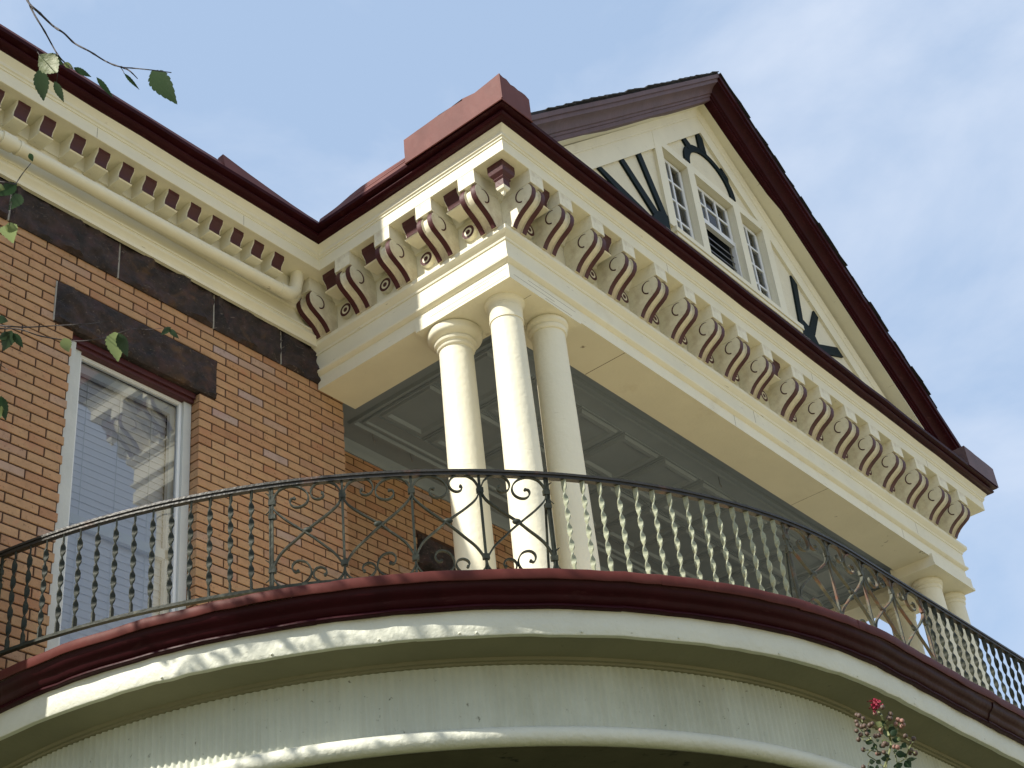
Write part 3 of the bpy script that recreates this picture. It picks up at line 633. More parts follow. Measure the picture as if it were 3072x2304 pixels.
for nm, side, mt_ in (('rake_moulding', 0, 'maroon_grey'), ('rake_moulding', 1, 'maroon')):
    prof = [(4.60, 10.0), (4.470, 9.99), (4.462, 9.996), (4.462, 10.035), (4.450, 10.04), (4.447, 10.062), (4.430, 10.07), (4.420, 10.095), (4.396, 10.125), (4.362, 10.142), (4.345, 10.148), (4.343, 10.185), (4.325, 10.192), (4.320, 10.235), (4.60, 10.235)]
    b = MB(); m = len(prof)
    mid = [(AX, y, za) for y, za in prof]
    s_ = SL if side == 0 else SR
    end = [(AX + (-1 if side == 0 else 1) * (za - 7.13) / s_, y, 7.13) for y, za in prof]
    if side == 1: end = [(13.37, y, za - SR * (13.37 - AX)) for y, za in prof]
    seg = []; N_ = 9; wr = random.Random(4)
    for k in range(N_ + 1):
        t = k / N_; dz = wr.uniform(-.004, .004) if 0 < k < N_ else 0
        seg += [tuple(Vector(p) * (1 - t) + Vector(q) * t + Vector((0, 0, dz))) for p, q in zip(mid, end)]
    b.add(seg, [(a * m + i, a * m + (i + 1) % m, (a + 1) * m + (i + 1) % m, (a + 1) * m + i) for a in range(N_) for i in range(m)], 0)
    sub(nm, b.mesh(nm, M[mt_], 35), gable)
rp_ = MB()
for sgn, s_ in ((-1, SL), (1, SR)):
    zb = 7.16; za = 10.24; xe = AX + sgn * (za - zb) / s_
    if sgn > 0: xe = 13.40; zb = za - s_ * (xe - AX)
    rp_.add([(AX, 4.33, za), (xe, 4.33, zb), (xe, 9, zb), (AX, 9, za), (AX, 4.33, za + .03), (xe, 4.33, zb + .03), (xe, 9, zb + .03), (AX, 9, za + .03)], [(0, 1, 2, 3), (4, 7, 6, 5), (0, 4, 5, 1)])
roof = rp_.build('roof', M['shingle'], porch)
shm = {}
sr_ = random.Random(9)
for sgn, s_ in ((-1, SL), (1, SR)):
    n_ = 25
    for k in range(n_):
        t = k * 0.155 + 0.02; d = math.hypot(1, s_); dx, dz = sgn / d, -s_ / d
        a = Vector((AX + dx * t, 4.305 + sr_.uniform(-.012, .012), 10.246 + dz * t + sr_.uniform(0, .006)))
        if a.z < 7.5: break
        b = MB(); ln = 0.20; th = 0.010
        p0 = Vector((0, 0, 0)); p1 = Vector((dx * ln, 0, dz * ln + .012)); nn = Vector((-dz * sgn * 0 + 0, 0, 1))
        key = (sgn, k % 3)
        if key not in shm:
            w_ = .9; bb = MB()
            pts = [p0, p1, p1 + Vector((0, 0, th)), p0 + Vector((0, 0, th))]
            bb.add([(q.x, 0 + sr_.uniform(-.006, .006), q.z) for q in pts] + [(q.x, w_, q.z) for q in pts], [(0, 1, 2, 3), (7, 6, 5, 4), (0, 4, 5, 1), (1, 5, 6, 2), (2, 6, 7, 3), (3, 7, 4, 0)])
            shm[key] = bb.mesh('shingle', M['shingle'])
        o = sub('shingle', shm[key], roof); o.location = a
# half-timbering, dark green
def timber(polys, name='timber_strip', d=0.020):
    b = MB()
    for poly in polys: b.extrude(poly, lambda x, z, t: (x, TY - d + (d + .003) * t, z))
    sub(name, b.mesh(name, M['green']), gable)
timber([[(7.730, 8.062), (7.790, 8.105), (8.40, 7.99), (8.36, 7.90), (8.28, 7.90)]]); 
timber([[(8.085, 8.385), (8.148, 8.438), (8.556, 8.105), (8.478, 8.035)]])
timber([[(8.383, 8.645), (8.449, 8.702), (8.695, 8.142), (8.607, 8.120)]])
timber([[(8.40, 7.90), (8.478, 8.033), (8.556, 8.113), (8.62, 8.13), (8.699, 8.144), (8.699, 7.90)]], 'timber_hub', 0.024)
timber([[(10.858, 8.71), (10.941, 8.645), (10.873, 8.185), (10.79, 8.12)]])
timber([[(11.171, 8.455), (11.235, 8.405), (11.059, 8.107), (10.975, 8.143)]])
timber([[(11.08, 8.02), (11.493, 8.185), (11.585, 8.115), (11.262, 7.99), (11.10, 7.92)]])
timber([[(10.79, 7.90), (10.79, 8.13), (10.873, 8.189), (10.988, 8.152), (11.043, 8.089), (11.085, 8.016), (11.12, 7.90)]], 'timber_hub', 0.024)
arc = MB(); outer = []; inner = []
for k in range(25):
    a = PI * k / 24; outer.append((9.642 - 0.412 * math.cos(a), 9.135 + 0.335 * math.sin(a) ** 0.9)); inner.append((9.642 - 0.328 * math.cos(a), 9.130 + 0.282 * math.sin(a)))
arc_v = [(x, TY - .018, z) for x, z in outer] + [(x, TY - .018, z) for x, z in inner] + [(x, TY + .002, z) for x, z in outer] + [(x, TY + .002, z) for x, z in inner]
arc.add(arc_v, [(i, i + 1, 26 + i, 25 + i) for i in range(24)] + [(i, 50 + i, 51 + i, i + 1) for i in range(24)] + [(25 + i, 26 + i, 76 + i, 75 + i) for i in range(24)])
sub('timber_arch', arc.mesh('timber_arch', M['green'], 30), gable)
timber([[(9.553, 9.645), (9.60, 9.69), (9.65, 9.655), (9.67, 9.46), (9.55, 9.45)]])
timber([[(9.250, 9.395), (9.312, 9.448), (9.40, 9.40), (9.33, 9.31)]]); timber([[(9.90, 9.45), (9.945, 9.425), (9.995, 9.375), (9.99, 9.31), (9.91, 9.36)]])
# gable windows
def lites(x0, x1, z0, z1, nx, nz, y=TY + .05):
    b = MB(); t = 0.011
    for i in range(nx + 1):
        x = x0 + (x1 - x0) * i / nx; w_ = 0.02 if i in (0, nx) else t; b.box(x - w_, x + w_, y - .012, y + .012, z0, z1)
    for j in range(nz + 1):
        z = z0 + (z1 - z0) * j / nz; w_ = 0.018 if j in (0, nz) else t
        b.box(x0, x1, y - .010, y + .010, z - w_, z + w_)
    return b
for k, (a, b_) in enumerate(wins):
    if k != 1: fr_ = lites(a + .03, b_ - .03, WZ0 + .02, WZ1 - .03, 2, 4)
    else:
        fr_ = lites(a + .03, b_ - .03, 8.60, WZ1 - .03, 3, 2); fr_.box(a, b_, TY + .03, TY + .07, 8.548, 8.60)
        fr_.box(a + .005, a + .03, TY + .03, TY + .07, WZ0, 8.548); fr_.box(b_ - .03, b_ - .005, TY + .03, TY + .07, WZ0, 8.548)
    wo = fr_.build('gable_window', M['white'], porch, label=['left narrow gable window of eight panes', 'middle gable window with open lower half', 'right narrow gable window of eight panes'][k])
    z0 = WZ0 if k != 1 else 8.6
    sub('pane', MB().add([(a, TY + .049, z0), (b_, TY + .049, z0), (b_, TY + .049, WZ1), (a, TY + .049, WZ1)], [(0, 1, 2, 3)]).mesh('pane', M['glass_old']), wo)
    if k == 1:
        bb = MB()
        for q in range(3):
            bb.box(a + .03, b_ - .03, TY + .060, TY + .066, 8.285 + .075 * q, 8.294 + .075 * q)
        sub('bar', bb.mesh('bar', M['steel']), wo)
MB().box(8.6, 10.7, TY + .25, TY + .27, 7.9, 9.3).build('attic_back', M['dark'], porch)

# ------------------------------------------------------------------ drain pipe
pipe = thing('drain_pipe', 'cream painted drain pipe running along the wall under the dentils', 'pipe', (5.85, 6.15, 6.69))
pp = MB(); pp.tube([(2.7, 6.135, 6.577), (3.56, 6.135, 6.600), (5.08, 6.135, 6.640), (5.80, 6.135, 6.668)], 0.043, 20)
pp.tube([(3.54, 6.135, 6.5995), (3.63, 6.135, 6.602)], 0.053, 20); pp.tube([(3.66, 6.135, 6.6025), (3.68, 6.135, 6.603)], 0.049, 20)
pp.build('pipe', M['cream'], pipe, smooth=40)
eb = MB(); pts = [(5.76, 6.135, 6.6665), (5.80, 6.135, 6.668)] + [(5.82 + .095 * math.sin(a), 6.135, 6.669 + .095 * (1 - math.cos(a))) for a in [PI / 2 * k / 8 for k in range(9)]] + [(5.917, 6.125, 6.80), (5.917, 6.118, 6.872)]
eb.tube(pts, 0.0475, 20); eb.build('elbow', M['cream'], pipe, smooth=40)

# ------------------------------------------------------------------ balcony
balc = thing('round_balcony', 'rounded balcony edge with maroon gutter, cream fascia and fluted frieze', 'balcony', (6.0, 5.0, GZ))
CX, CY, RF = 7.335, 6.455, 3.283
def bpath(step, x_end=17.0, y_start=6.52):
    pts = [(CX - RF, y_start)]
    n = max(12, int(RF * PI / 2 / step))
    pts += [(CX - RF * math.cos(PI / 2 * k / n), CY - RF * math.sin(PI / 2 * k / n)) for k in range(n + 1)]
    k = int((x_end - CX) / max(step, .1)); pts += [(CX + (x_end - CX) * i / k, CY - RF) for i in range(1, k + 1)]
    return pts
BP = bpath(0.09, y_start=9.2)
seg_n = [0]
def cut(pred): return [p for p in BP if pred(p)]
def ang(p): return math.degrees(math.atan2(CY - p[1], CX - p[0])) if p[0] < CX else 90 + (p[0] - CX) * 17.0
seams = [-10, 36, 62, 76, 84, 103, 140, 300]
fo = random.Random(2)
for k, (a, b) in enumerate(zip(seams[:-1], seams[1:])):
    ps = [p for p in BP if a - 1.7 <= ang(p) <= b + 1.7]; off = 0.0015 * (k % 3)
    jj = [(fo.uniform(-.0035, .0035), fo.uniform(-.003, .003)) for _ in ps]
    q = MB(); q.sweep(ps, [(0.02 + off, 3.356 + off), (0.104 + off, 3.350 + off), (0.108 + off, 3.344), (0.107 + off, 3.302), (0.104 + off, 3.298), (0.090, 3.303)], jit=lambda i: jj[i])
    q.build('drip_edge', M['drip'], balc, smooth=40)
ogee = [(0.092, 3.302), (0.088, 3.297), (0.086, 3.283), (0.080, 3.268), (0.066, 3.254), (0.054, 3.246), (0.050, 3.238), (0.046, 3.226), (0.036, 3.214), (0.028, 3.210), (0.034, 3.204), (0.034, 3.196), (0.026, 3.191), (0.0, 3.192)]
seams2 = [-10, 33, 58, 112, 300]
for k, (a, b) in enumerate(zip(seams2[:-1], seams2[1:])):
    ps = [p for p in BP if a - 1.7 <= ang(p) <= b + 1.7]; off = 0.003 * (k % 2)
    jj = [(fo.uniform(-.003, .003), fo.uniform(-.0025, .0025)) for _ in ps]
    q = MB(); q.sweep(ps, [(p + off, z) for p, z in ogee], jit=lambda i: jj[i]); q.build('gutter', M['maroon'], balc, smooth=50)
fa = MB(); jf = [(fo.uniform(-.004, .004), fo.uniform(-.0025, .0025)) for _ in BP]
fa.sweep(BP, [(-0.02, 3.20), (0.0, 3.20), (0.0, 3.13), (0.002, 3.072), (-0.002, 3.066), (-0.03, 3.066)], jit=lambda i: jf[i])
fa.build('fascia', M['fascia'], balc, smooth=40)
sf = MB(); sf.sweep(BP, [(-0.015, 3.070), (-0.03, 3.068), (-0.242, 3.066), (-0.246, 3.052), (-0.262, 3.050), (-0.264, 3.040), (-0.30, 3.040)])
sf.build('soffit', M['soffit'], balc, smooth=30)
fz = MB(); acc = 0; v = []; pr = None
Lmax = RF * PI / 2 + 5.5; stp = 0.0060; i = 0
pv = []; s = 0.0
def at_bal(s, off):
    s -= 0.065
    if s < 0: return (CX - RF - off, CY - s)
    Lq = RF * PI / 2
    if s < Lq:
        a = s / RF; return (CX - (RF + off) * math.cos(a), CY - (RF + off) * math.sin(a))
    return (CX + s - Lq, CY - RF - off)
rows = []
ns = int(Lmax / stp); PITCH = 0.042
fr2 = random.Random(8)
for i in range(-int(2.2 / stp), ns + 1):
    s = i * stp; am = 0.0056 * (0.75 + 0.25 * math.sin(s * 1.7)) * math.cos(2 * PI * s / PITCH)
    x, y = at_bal(s, -0.280 + am); rows.append((x, y))
v = [(x, y, z) for x, y in rows for z in (2.715, 3.045)]
fz.add(v, [(2 * i, 2 * i + 2, 2 * i + 3, 2 * i + 1) for i in range(len(rows) - 1)])
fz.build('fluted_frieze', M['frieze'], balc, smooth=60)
bd2 = MB(); bd2.sweep(BP, [(-0.30, 2.722)] + [(-0.272 + 0.045 * math.cos(a), 2.678 + 0.045 * math.sin(a)) for a in [math.radians(100 - 26 * k) for k in range(9)]] + [(-0.30, 2.636)])
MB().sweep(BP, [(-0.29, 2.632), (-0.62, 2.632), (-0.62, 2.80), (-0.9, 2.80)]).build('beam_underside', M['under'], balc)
bd2.build('bead', M['fascia'], balc, smooth=40)
dk = MB(); ring_ = [(p[0], p[1]) for p in [at_bal(s, 0.05) for s in [i * .1 for i in range(-22, 53)]]] + [(17, CY - RF - .05)]
dk.add([(x, y, 3.335) for x, y in ring_] + [(17, 8.7, 3.335)], [tuple(range(len(ring_) + 1))])
dk.build('deck', M['deck'], balc)
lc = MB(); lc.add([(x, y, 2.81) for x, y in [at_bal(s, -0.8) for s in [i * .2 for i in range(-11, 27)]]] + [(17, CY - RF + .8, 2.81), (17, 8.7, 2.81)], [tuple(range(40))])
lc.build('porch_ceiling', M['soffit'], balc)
nl = MB()
for a in (1.2, 1.75, 2.25, 2.62, 2.70, 3.2, 3.7, 4.3, 4.9, 5.5):
    x, y = at_bal(a, 0.0); dx, dy = CX - x, CY - y; d = math.hypot(dx, dy)
    c = Vector((x, y, 3.078)); nn = Vector((-dx / d, -dy / d, 0)) if x < CX else Vector((0, -1, 0)); t = nn.cross(Vector((0, 0, 1)))
    nl.lathe((0, 0, 0), [(0.006, 0.0), (0.006, 0.006), (0.002, 0.009)], 8, 0, ax=lambda q: tuple(c + t * q[0] + Vector((0, 0, 1)) * q[1] + nn * q[2]))
nl.build('nail_heads', M['fascia'], balc)

# ------------------------------------------------------------------ wrought-iron railing
rail = thing('iron_railing', 'curved wrought iron railing of twisted bars and scroll panels on the balcony', 'railing', (6.0, 4.2, 3.35))
QX, QY, QR = 7.55, 6.95, 3.66
def qr(s, off=0.0):
    Lq = QR * PI / 2
    if s < 0: return Vector((QX - QR - off, QY - s, 0))
    if s < Lq:
        a = s / QR; return Vector((QX - (QR + off) * math.cos(a), QY - (QR + off) * math.sin(a), 0))
    return Vector((QX + s - Lq, QY - QR - off, 0))
ZB, ZT = 3.450, 4.022
SS = [0.648, 0.749, 0.849, 0.953, 1.058, 1.16, 1.265, 1.369, 1.473, 1.573, 1.673, 1.775, 1.875, 1.981, 2.086, 2.19, 2.539, 2.881, 3.225, 3.57,
      3.671, 3.773, 3.868, 3.972, 4.076, 4.175, 4.279, 4.384, 4.486, 4.589, 4.694, 4.796, 4.896, 4.999, 5.087, 5.449, 5.821, 6.186, 6.578] + [6.653 + 0.118 * k for k in range(40)]
def strap(s0, s1, z, w, h, n=140):
    return MB().tube([qr(s0 + (s1 - s0) * i / n) + Vector((0, 0, z)) for i in range(n + 1)], 0, flat=(h, w))
tr2 = strap(0.0, 11.0, ZT + .008, 0.044, 0.013); tr2.tube([qr(11.0 * i / 140) + Vector((0, 0, ZT - .006)) for i in range(141)], 0, flat=(0.018, 0.030))
tr2.build('top_rail', M['rail'], rail)
strap(0.0, 11.0, ZB, 0.026, 0.016).build('bottom_rail', M['iron'], rail)
def twisted(mirror):
    b = MB(); H = ZT - ZB - .01; n = 64; v = []
    for i in range(n + 1):
        z = H * i / n; t = min(max((z - .055) / (H - .11), 0), 1); a = 2 * PI * 2.6 * t * mirror + PI / 2
        for p, q in ((-.0135, -.0038), (.0135, -.0038), (.0135, .0038), (-.0135, .0038)):
            v.append((p * math.cos(a) - q * math.sin(a), p * math.sin(a) + q * math.cos(a), z))
    b.add(v, [(i * 4 + k, i * 4 + (k + 1) % 4, i * 4 + 4 + (k + 1) % 4, i * 4 + 4 + k) for i in range(n) for k in range(4)] + [(3, 2, 1, 0), tuple(n * 4 + k for k in range(4))])
    return b
tm_d = twisted(1).mesh('baluster', M['iron'], 50); tm_p = twisted(1).mesh('baluster', M['iron_pale'], 50)
rb = random.Random(6)
bal_idx = list(range(1, 15)) + list(range(20, 34)) + list(range(39, 73))
def yaw(s):
    d = qr(s + .01) - qr(s - .01); return math.atan2(d.y, d.x)
for i in bal_idx:
    o = link('baluster', tm_p if 19 <= i <= 34 else tm_d, rail, loc=tuple(qr(SS[i]) + Vector((0, 0, ZB + .005))), rz=yaw(SS[i]) + rb.uniform(-.12, .12))
# panels
def loc_curve(s, off=0): 
    return lambda u, w: qr(s + u, off) + Vector((0, 0, w))
def spiral(c, r0, r1, a0, a1, n=18): return [(c[0] + (r0 + (r1 - r0) * k / n) * math.cos(a0 + (a1 - a0) * k / n), c[1] + (r0 + (r1 - r0) * k / n) * math.sin(a0 + (a1 - a0) * k / n)) for k in range(n + 1)]
def smooth_pts(p, n=6):
    out = []
    for i in range(len(p) - 1):
        p0 = p[max(i - 1, 0)]; p1 = p[i]; p2 = p[i + 1]; p3 = p[min(i + 2, len(p) - 1)]
        for k in range(n):
            t = k / n
            out.append(tuple(0.5 * ((2 * p1[j]) + (-p0[j] + p2[j]) * t + (2 * p0[j] - 5 * p1[j] + 4 * p2[j] - p3[j]) * t * t + (-p0[j] + 3 * p1[j] - 3 * p2[j] + p3[j]) * t ** 3) for j in range(2)))
    return out + [p[-1]]
ZC1, ZC2 = ZT - 0.098, ZB + 0.098
def panel(s0, s1, big_left, mt_):
    W = s1 - s0; zc = (ZC1 + ZC2) / 2 + 0.012
    root = MB(); m_ = M[mt_]
    def draw(pts2, name, par, w=0.019, h=0.0078):
        b = MB(); fr = MB()
        P3 = [qr(s0 + u) + Vector((0, 0, z)) for u, z in pts2]
        n_ = len(P3); v = []
        for i, p in enumerate(P3):
            u = pts2[i][0]; T = (qr(s0 + u + .01) - qr(s0 + u - .01)).normalized(); O = Vector((T.y, -T.x, 0))
            d = (P3[min(i + 1, n_ - 1)] - P3[max(i - 1, 0)]).normalized(); N = d.cross(O).normalized()
            v += [p + O * (w / 2 * a) + N * (h / 2 * c) for a, c in ((-1, -1), (1, -1), (1, 1), (-1, 1))]
        b.add(v, [(i * 4 + k, i * 4 + (k + 1) % 4, i * 4 + 4 + (k + 1) % 4, i * 4 + 4 + k) for i in range(n_ - 1) for k in range(4)] + [(3, 2, 1, 0), tuple((n_ - 1) * 4 + k for k in range(4))])
        me = b.mesh(name, m_, 40)
        return link(name, me, rail) if par is None else sub(name, me, par)
    def nz(pts_, flip):
        out = []
        for x, y in pts_:
            f0 = (x - 233) / 422; t = (y - (295 - 40 * f0)) / (635 - 15 * f0); f1 = (x - 233 - 22 * t) / (422 + 13 * t); t = (y - (295 - 40 * f1)) / (635 - 15 * f1)
            out.append(((1 - f1 if flip else f1) * W, ZT - .006 - t * (ZT - ZB)))
        return out
    flip = not big_left
    d1 = [(240, 405), (246, 432), (270, 462), (330, 510), (400, 555), (440, 580), (490, 612), (560, 662), (620, 705), (662, 752), (672, 780)]
    d2 = [(652, 350), (648, 385), (625, 425), (560, 485), (490, 540), (440, 580), (390, 628), (330, 682), (290, 728), (262, 785), (252, 825)]
    par = draw(smooth_pts(nz(d1, flip)), 'scroll_panel', None)
    draw(smooth_pts(nz(d2, flip)), 'diagonal', par)
    for q in ([(240, 400), (245, 372), (258, 343), (287, 312), (345, 294), (405, 305), (443, 333), (457, 368), (446, 402), (415, 424), (380, 428), (355, 414), (346, 394), (353, 376), (372, 372)],
              [(654, 350), (646, 325), (622, 292), (582, 273), (535, 269), (495, 286), (473, 315), (470, 345), (486, 370), (514, 379), (539, 370), (549, 352), (540, 341)],
              [(250, 822), (255, 850), (270, 880), (302, 907), (350, 916), (420, 900), (468, 867), (487, 830), (480, 795), (455, 766), (420, 756), (390, 763), (372, 785), (374, 810), (390, 826), (407, 818)],
              [(684, 785), (677, 828), (642, 868), (592, 889), (546, 880), (511, 859), (498, 830), (511, 805), (540, 793), (569, 801), (579, 820), (569, 836)]):
        q = smooth_pts(nz(q, flip), 4); draw(q, 'scroll', par, 0.018, 0.0070)
        e_ = q[-1]; b = MB(); c = qr(s0 + e_[0]) + Vector((0, 0, e_[1])); T = (qr(s0 + e_[0] + .01) - qr(s0 + e_[0] - .01)).normalized(); O = Vector((T.y, -T.x, 0)); Z = Vector((0, 0, 1))
        b.lathe((0, 0, 0), [(0.0075, -.008), (0.0075, .008)], 8, 0, ax=lambda q: tuple(c + T * q[0] + Z * q[1] + O * q[2])); sub('scroll_eye', b.mesh('scroll_eye', m_), par)
    b = MB(); c = qr(s0 + W / 2) + Vector((0, 0, zc)); T = (qr(s0 + W / 2 + .01) - qr(s0 + W / 2 - .01)).normalized(); O = Vector((T.y, -T.x, 0)); Z = Vector((0, 0, 1))
    b.lathe((0, 0, 0), [(0.016, -.009), (0.020, -.005), (0.020, .005), (0.014, .010), (0.004, .013)], 8, 0, ax=lambda q: tuple(c + T * q[0] * 1.15 + Z * q[1] * .8 + O * q[2])); sub('boss', b.mesh('boss', m_, 40), par)
def divider(s, post=False, side=0, mt_='iron'):
    b = MB(); T = (qr(s + .01) - qr(s - .01)).normalized(); O = Vector((T.y, -T.x, 0)); p = qr(s)
    def vb(du, w, h): b.bar(p + T * du + Vector((0, 0, ZB - .004)), p + T * du + Vector((0, 0, ZT)), w, h, up=tuple(T))
    vb(0, 0.013, 0.012)
    if post: vb(0.012 * (1 if side >= 0 else -1), 0.012, 0.006)
    for z in (ZC1, ZC2) + ((ZC1 - .08,) if post else ()):
        b.bar(p + Vector((0, 0, z - .014)), p + Vector((0, 0, z + .014)), 0.022, 0.034, up=tuple(T))
    if post:
        sd = -1 if side < 0 else 1
        for z, sg in ((ZC1, 1), (ZC2, 1), (ZC1, -1), (ZC2, -1)):
            b.tube([p + T * (sd * u) + Vector((0, 0, z + sg * w)) for u, w in ((.006, .006), (.009, .03), (.018, .05), (.034, .062))], [.005, .005, .004, .002], 6)
    b.build('post' if post else 'upright', M[mt_], rail)
for i, post, sd in ((0, True, 1), (15, True, -1), (16, False, 0), (17, False, 0), (18, False, 0), (19, True, 1), (34, True, -1), (35, False, 0), (36, False, 0), (37, False, 0), (38, True, 1)): divider(SS[i], post, sd, 'iron_rust' if i >= 34 else 'iron')
for i, bl in ((15, True), (16, False), (17, True), (18, False)): panel(SS[i], SS[i+1], bl, 'iron')
for i, bl in ((34, True), (35, False), (36, True), (37, False)): panel(SS[i], SS[i+1], bl, 'iron_rust')
panel(0.30, 0.648, False, 'iron')
# stays from post to deck
st_ = MB()
for s in (3.57, 5.087, 0.648):
    p = qr(s); st_.bar(p + Vector((0, 0, ZB - .1)) + Vector((0.06, .10, 0)), p + Vector((0.02, .03, ZC1 - .07)), .010, .010)
st_.build('stay', M['iron'], rail)

# ------------------------------------------------------------------ birch twigs in front
tree = thing('birch_tree', 'birch tree at the left with thin hanging twigs and few serrated leaves', 'tree', (0.2, 4.6, GZ))
tk = MB(); tk.tube([(0.2, 4.6, GZ), (0.25, 4.6, 1), (0.4, 4.7, 3.5), (0.7, 4.9, 6), (1.2, 5.2, 8.4)], [0.14, 0.12, 0.10, 0.07, 0.02], 10); tk.build('trunk', M['bark'], tree, smooth=60)
cw = MB(); tips = []; tr_r = random.Random(21)
for k in range(330):
    t = tr_r.uniform(2.6, 5.2); cl = tr_r.choice([(4.25, 5.25), (4.4, 5.0), (4.62, 4.72), (4.8, 4.5), (4.95, 4.3), (4.5, 4.85), (5.1, 4.2), (5.6, 3.7), (4.3, 5.1), (4.75, 4.6)])
    base = Vector((cl[0] + tr_r.gauss(0, .10), cl[1] + tr_r.gauss(0, .10), 3.16 + tr_r.gauss(0, .16))) + to_sun * t
    q_ = pix(base)
    if base.x > 2.9 or q_[0] > -60: continue
    tips.append(base)
    n_ = Vector((tr_r.gauss(0, 1), tr_r.gauss(0, 1), tr_r.gauss(0, 1))).normalized(); a = n_.orthogonal().normalized() * tr_r.uniform(.022, .045); b = n_.cross(a).normalized() * a.length * .7
    cw.add([base - a, base + b, base + a, base - b], [(0, 1, 2, 3)])
cw.build('crown', M['leaf'], tree, kind='stuff')
lb = MB(); lb.tube([(0.4, 4.7, 3.5), (1.0, 4.9, 5.0), (1.9, 5.4, 6.0)], [.04, .025, .008], 7); lb.tube([(0.7, 4.9, 6), (1.4, 5.3, 6.8), (2.0, 5.6, 7.2)], [.03, .02, .006], 7)
lb.tube([(0.3, 4.6, 2.6), (0.35, 3.2, 3.0), tuple(pt(-140, -160, 2.6))], [.03, .015, .004], 7)
lb.tube([(0.3, 4.6, 2.2), (0.3, 3.2, 2.0), tuple(pt(-160, 640, 2.7))], [.03, .012, .004], 7); lb.tube([(0.3, 4.6, 2.0), (0.3, 3.2, 1.8), tuple(pt(-160, 1000, 2.7))], [.03, .012, .004], 7)
cen = [Vector((1.9, 5.4, 6.0)), Vector((2.0, 5.6, 7.2)), Vector((1.4, 5.3, 6.8)), Vector((1.0, 4.9, 5.0))]
for q in tips[::9]:
    c = min(cen, key=lambda v_: (v_ - q).length)
    lb.tube([c, (c + q) / 2 + Vector((0, 0, .12)), q], [.006, .004, .002], 5)
lb.build('limb', M['bark'], tree, smooth=60)
def twig(pts, r0, r1, D):
    P = smooth_pts(pts, 5); n_ = len(P)
    P3 = [pt(u, v, D + .03 * math.sin(i * .6)) for i, (u, v) in enumerate(P)]
    r0 *= .62; r1 *= .7
    b = MB(); b.tube(P3, [(r0 + (r1 - r0) * i / n_) * (1.25 if i % 7 == 3 else 1) for i in range(n_)], 6)
    b.build('twig', M['bark'], tree, smooth=60)
def leaf(u0, v0, u1, v1, wpx, D, mt_, fold=0.25, par=tree, teeth=True, tilt=0.0, curl=0.12):
    a = pt(u0, v0, D); b = pt(u1, v1, D + tilt); ax = b - a; Ln = ax.length; d = ax.normalized(); nz = a.normalized(); s = d.cross(nz).normalized(); nn = s.cross(d)
    w = wpx / FPX * D; prof = [(0, 0.02), (.06, .30), (.16, .72), (.28, .96), (.42, 1.0), (.56, .88), (.70, .66), (.82, .40), (.92, .18), (1, 0.0)]
    v = []; f = []
    P = []
    for k in range(len(prof) - 1):
        (t0, w0), (t1, w1) = prof[k], prof[k+1]
        P += [(t0, w0)]
        if teeth: P += [(t0 + (t1 - t0) * .5, (w0 + w1) / 2 * 1.0 + .05), (t0 + (t1 - t0) * .58, (w0 + w1) / 2 * .90)]
    P.append(prof[-1])
    for t, ww in P:
        c = a + ax * t + nn * (curl * Ln * math.sin(t * PI) * .5)
        v += [c, c + s * (w / 2 * ww) + nn * (fold * w / 2 * ww), c - s * (w / 2 * ww) + nn * (fold * w / 2 * ww)]
    for k in range(len(P) - 1): f += [(3 * k, 3 * k + 1, 3 * k + 4, 3 * k + 3), (3 * k, 3 * k + 3, 3 * k + 5, 3 * k + 2)]
    q = MB(); q.add(v, f); q.build('leaf', M[mt_], par, smooth=70)
z1 = 2.765
def A(u, v): return (u / z1, v / z1)
twig([A(150, -200), A(230, 10), A(330, 110), A(440, 215), A(530, 275), A(620, 360), A(750, 430), A(880, 510), A(1000, 555), A(1100, 565), A(1250, 580), A(1420, 602)], .0032, .0012, 2.5)
twig([A(1000, 555), A(1060, 578), A(1100, 610), A(1140, 652)], .0022, .0010, 2.5)
twig([A(1000, 558), A(1022, 590), A(1030, 610)], .0010, .0008, 2.5); twig([A(890, 512), A(950, 545), A(1010, 552)], .0014, .0010, 2.49)
twig([A(225, -10), A(285, 120), A(370, 260), A(455, 415), A(500, 480), A(540, 520), A(600, 570)], .0026, .0012, 2.52)
twig([A(300, 405), A(320, 445), A(335, 460)], .0010, .0008, 2.5); twig([A(465, 430), A(480, 560), A(470, 680)], .0010, .0007, 2.5)
leaf(*A(1258, 588), *A(1472, 868), 62, 2.5, 'leaf', .5, tilt=.03); leaf(*A(1030, 608), *A(1158, 746), 11, 2.5, 'leaf_dark', .3)
leaf(*A(325, 452), *A(478, 600), 62, 2.5, 'leaf_pale', .2, tilt=-.04); leaf(*A(330, 570), *A(362, 840), 43, 2.5, 'leaf', .35); leaf(*A(452, 675), *A(530, 850), 22, 2.5, 'leaf', .4)
leaf(*A(395, 445), *A(530, 540), 26, 2.5, 'leaf', .3); leaf(*A(530, 520), *A(610, 570), 16, 2.5, 'leaf_pale', .3); leaf(*A(800, 640), *A(940, 812), 16, 2.52, 'leaf_dark', .4); leaf(*A(610, 560), *A(760, 640), 18, 2.52, 'leaf_dark', .3)
def B(u, v): return (u / z1, 400 + v / z1)
twig([B(130, 420), B(190, 330), B(255, 250)], .0016, .0009, 2.6); leaf(*B(245, 165), *B(272, 235), 15, 2.6, 'leaf_dark', .3)
leaf(*B(140, 415), *B(-20, 520), 36, 2.6, 'leaf_dark', .3); leaf(*B(-30, 440), *B(40, 465), 22, 2.6, 'leaf_pale', .2); leaf(*B(175, 510), *B(70, 640), 36, 2.6, 'leaf', .3, tilt=.03)
leaf(*B(60, 760), *B(110, 915), 52, 2.6, 'leaf_pale', .3, tilt=.05); leaf(*B(40, 770), *B(150, 800), 30, 2.6, 'leaf_pale', .3)
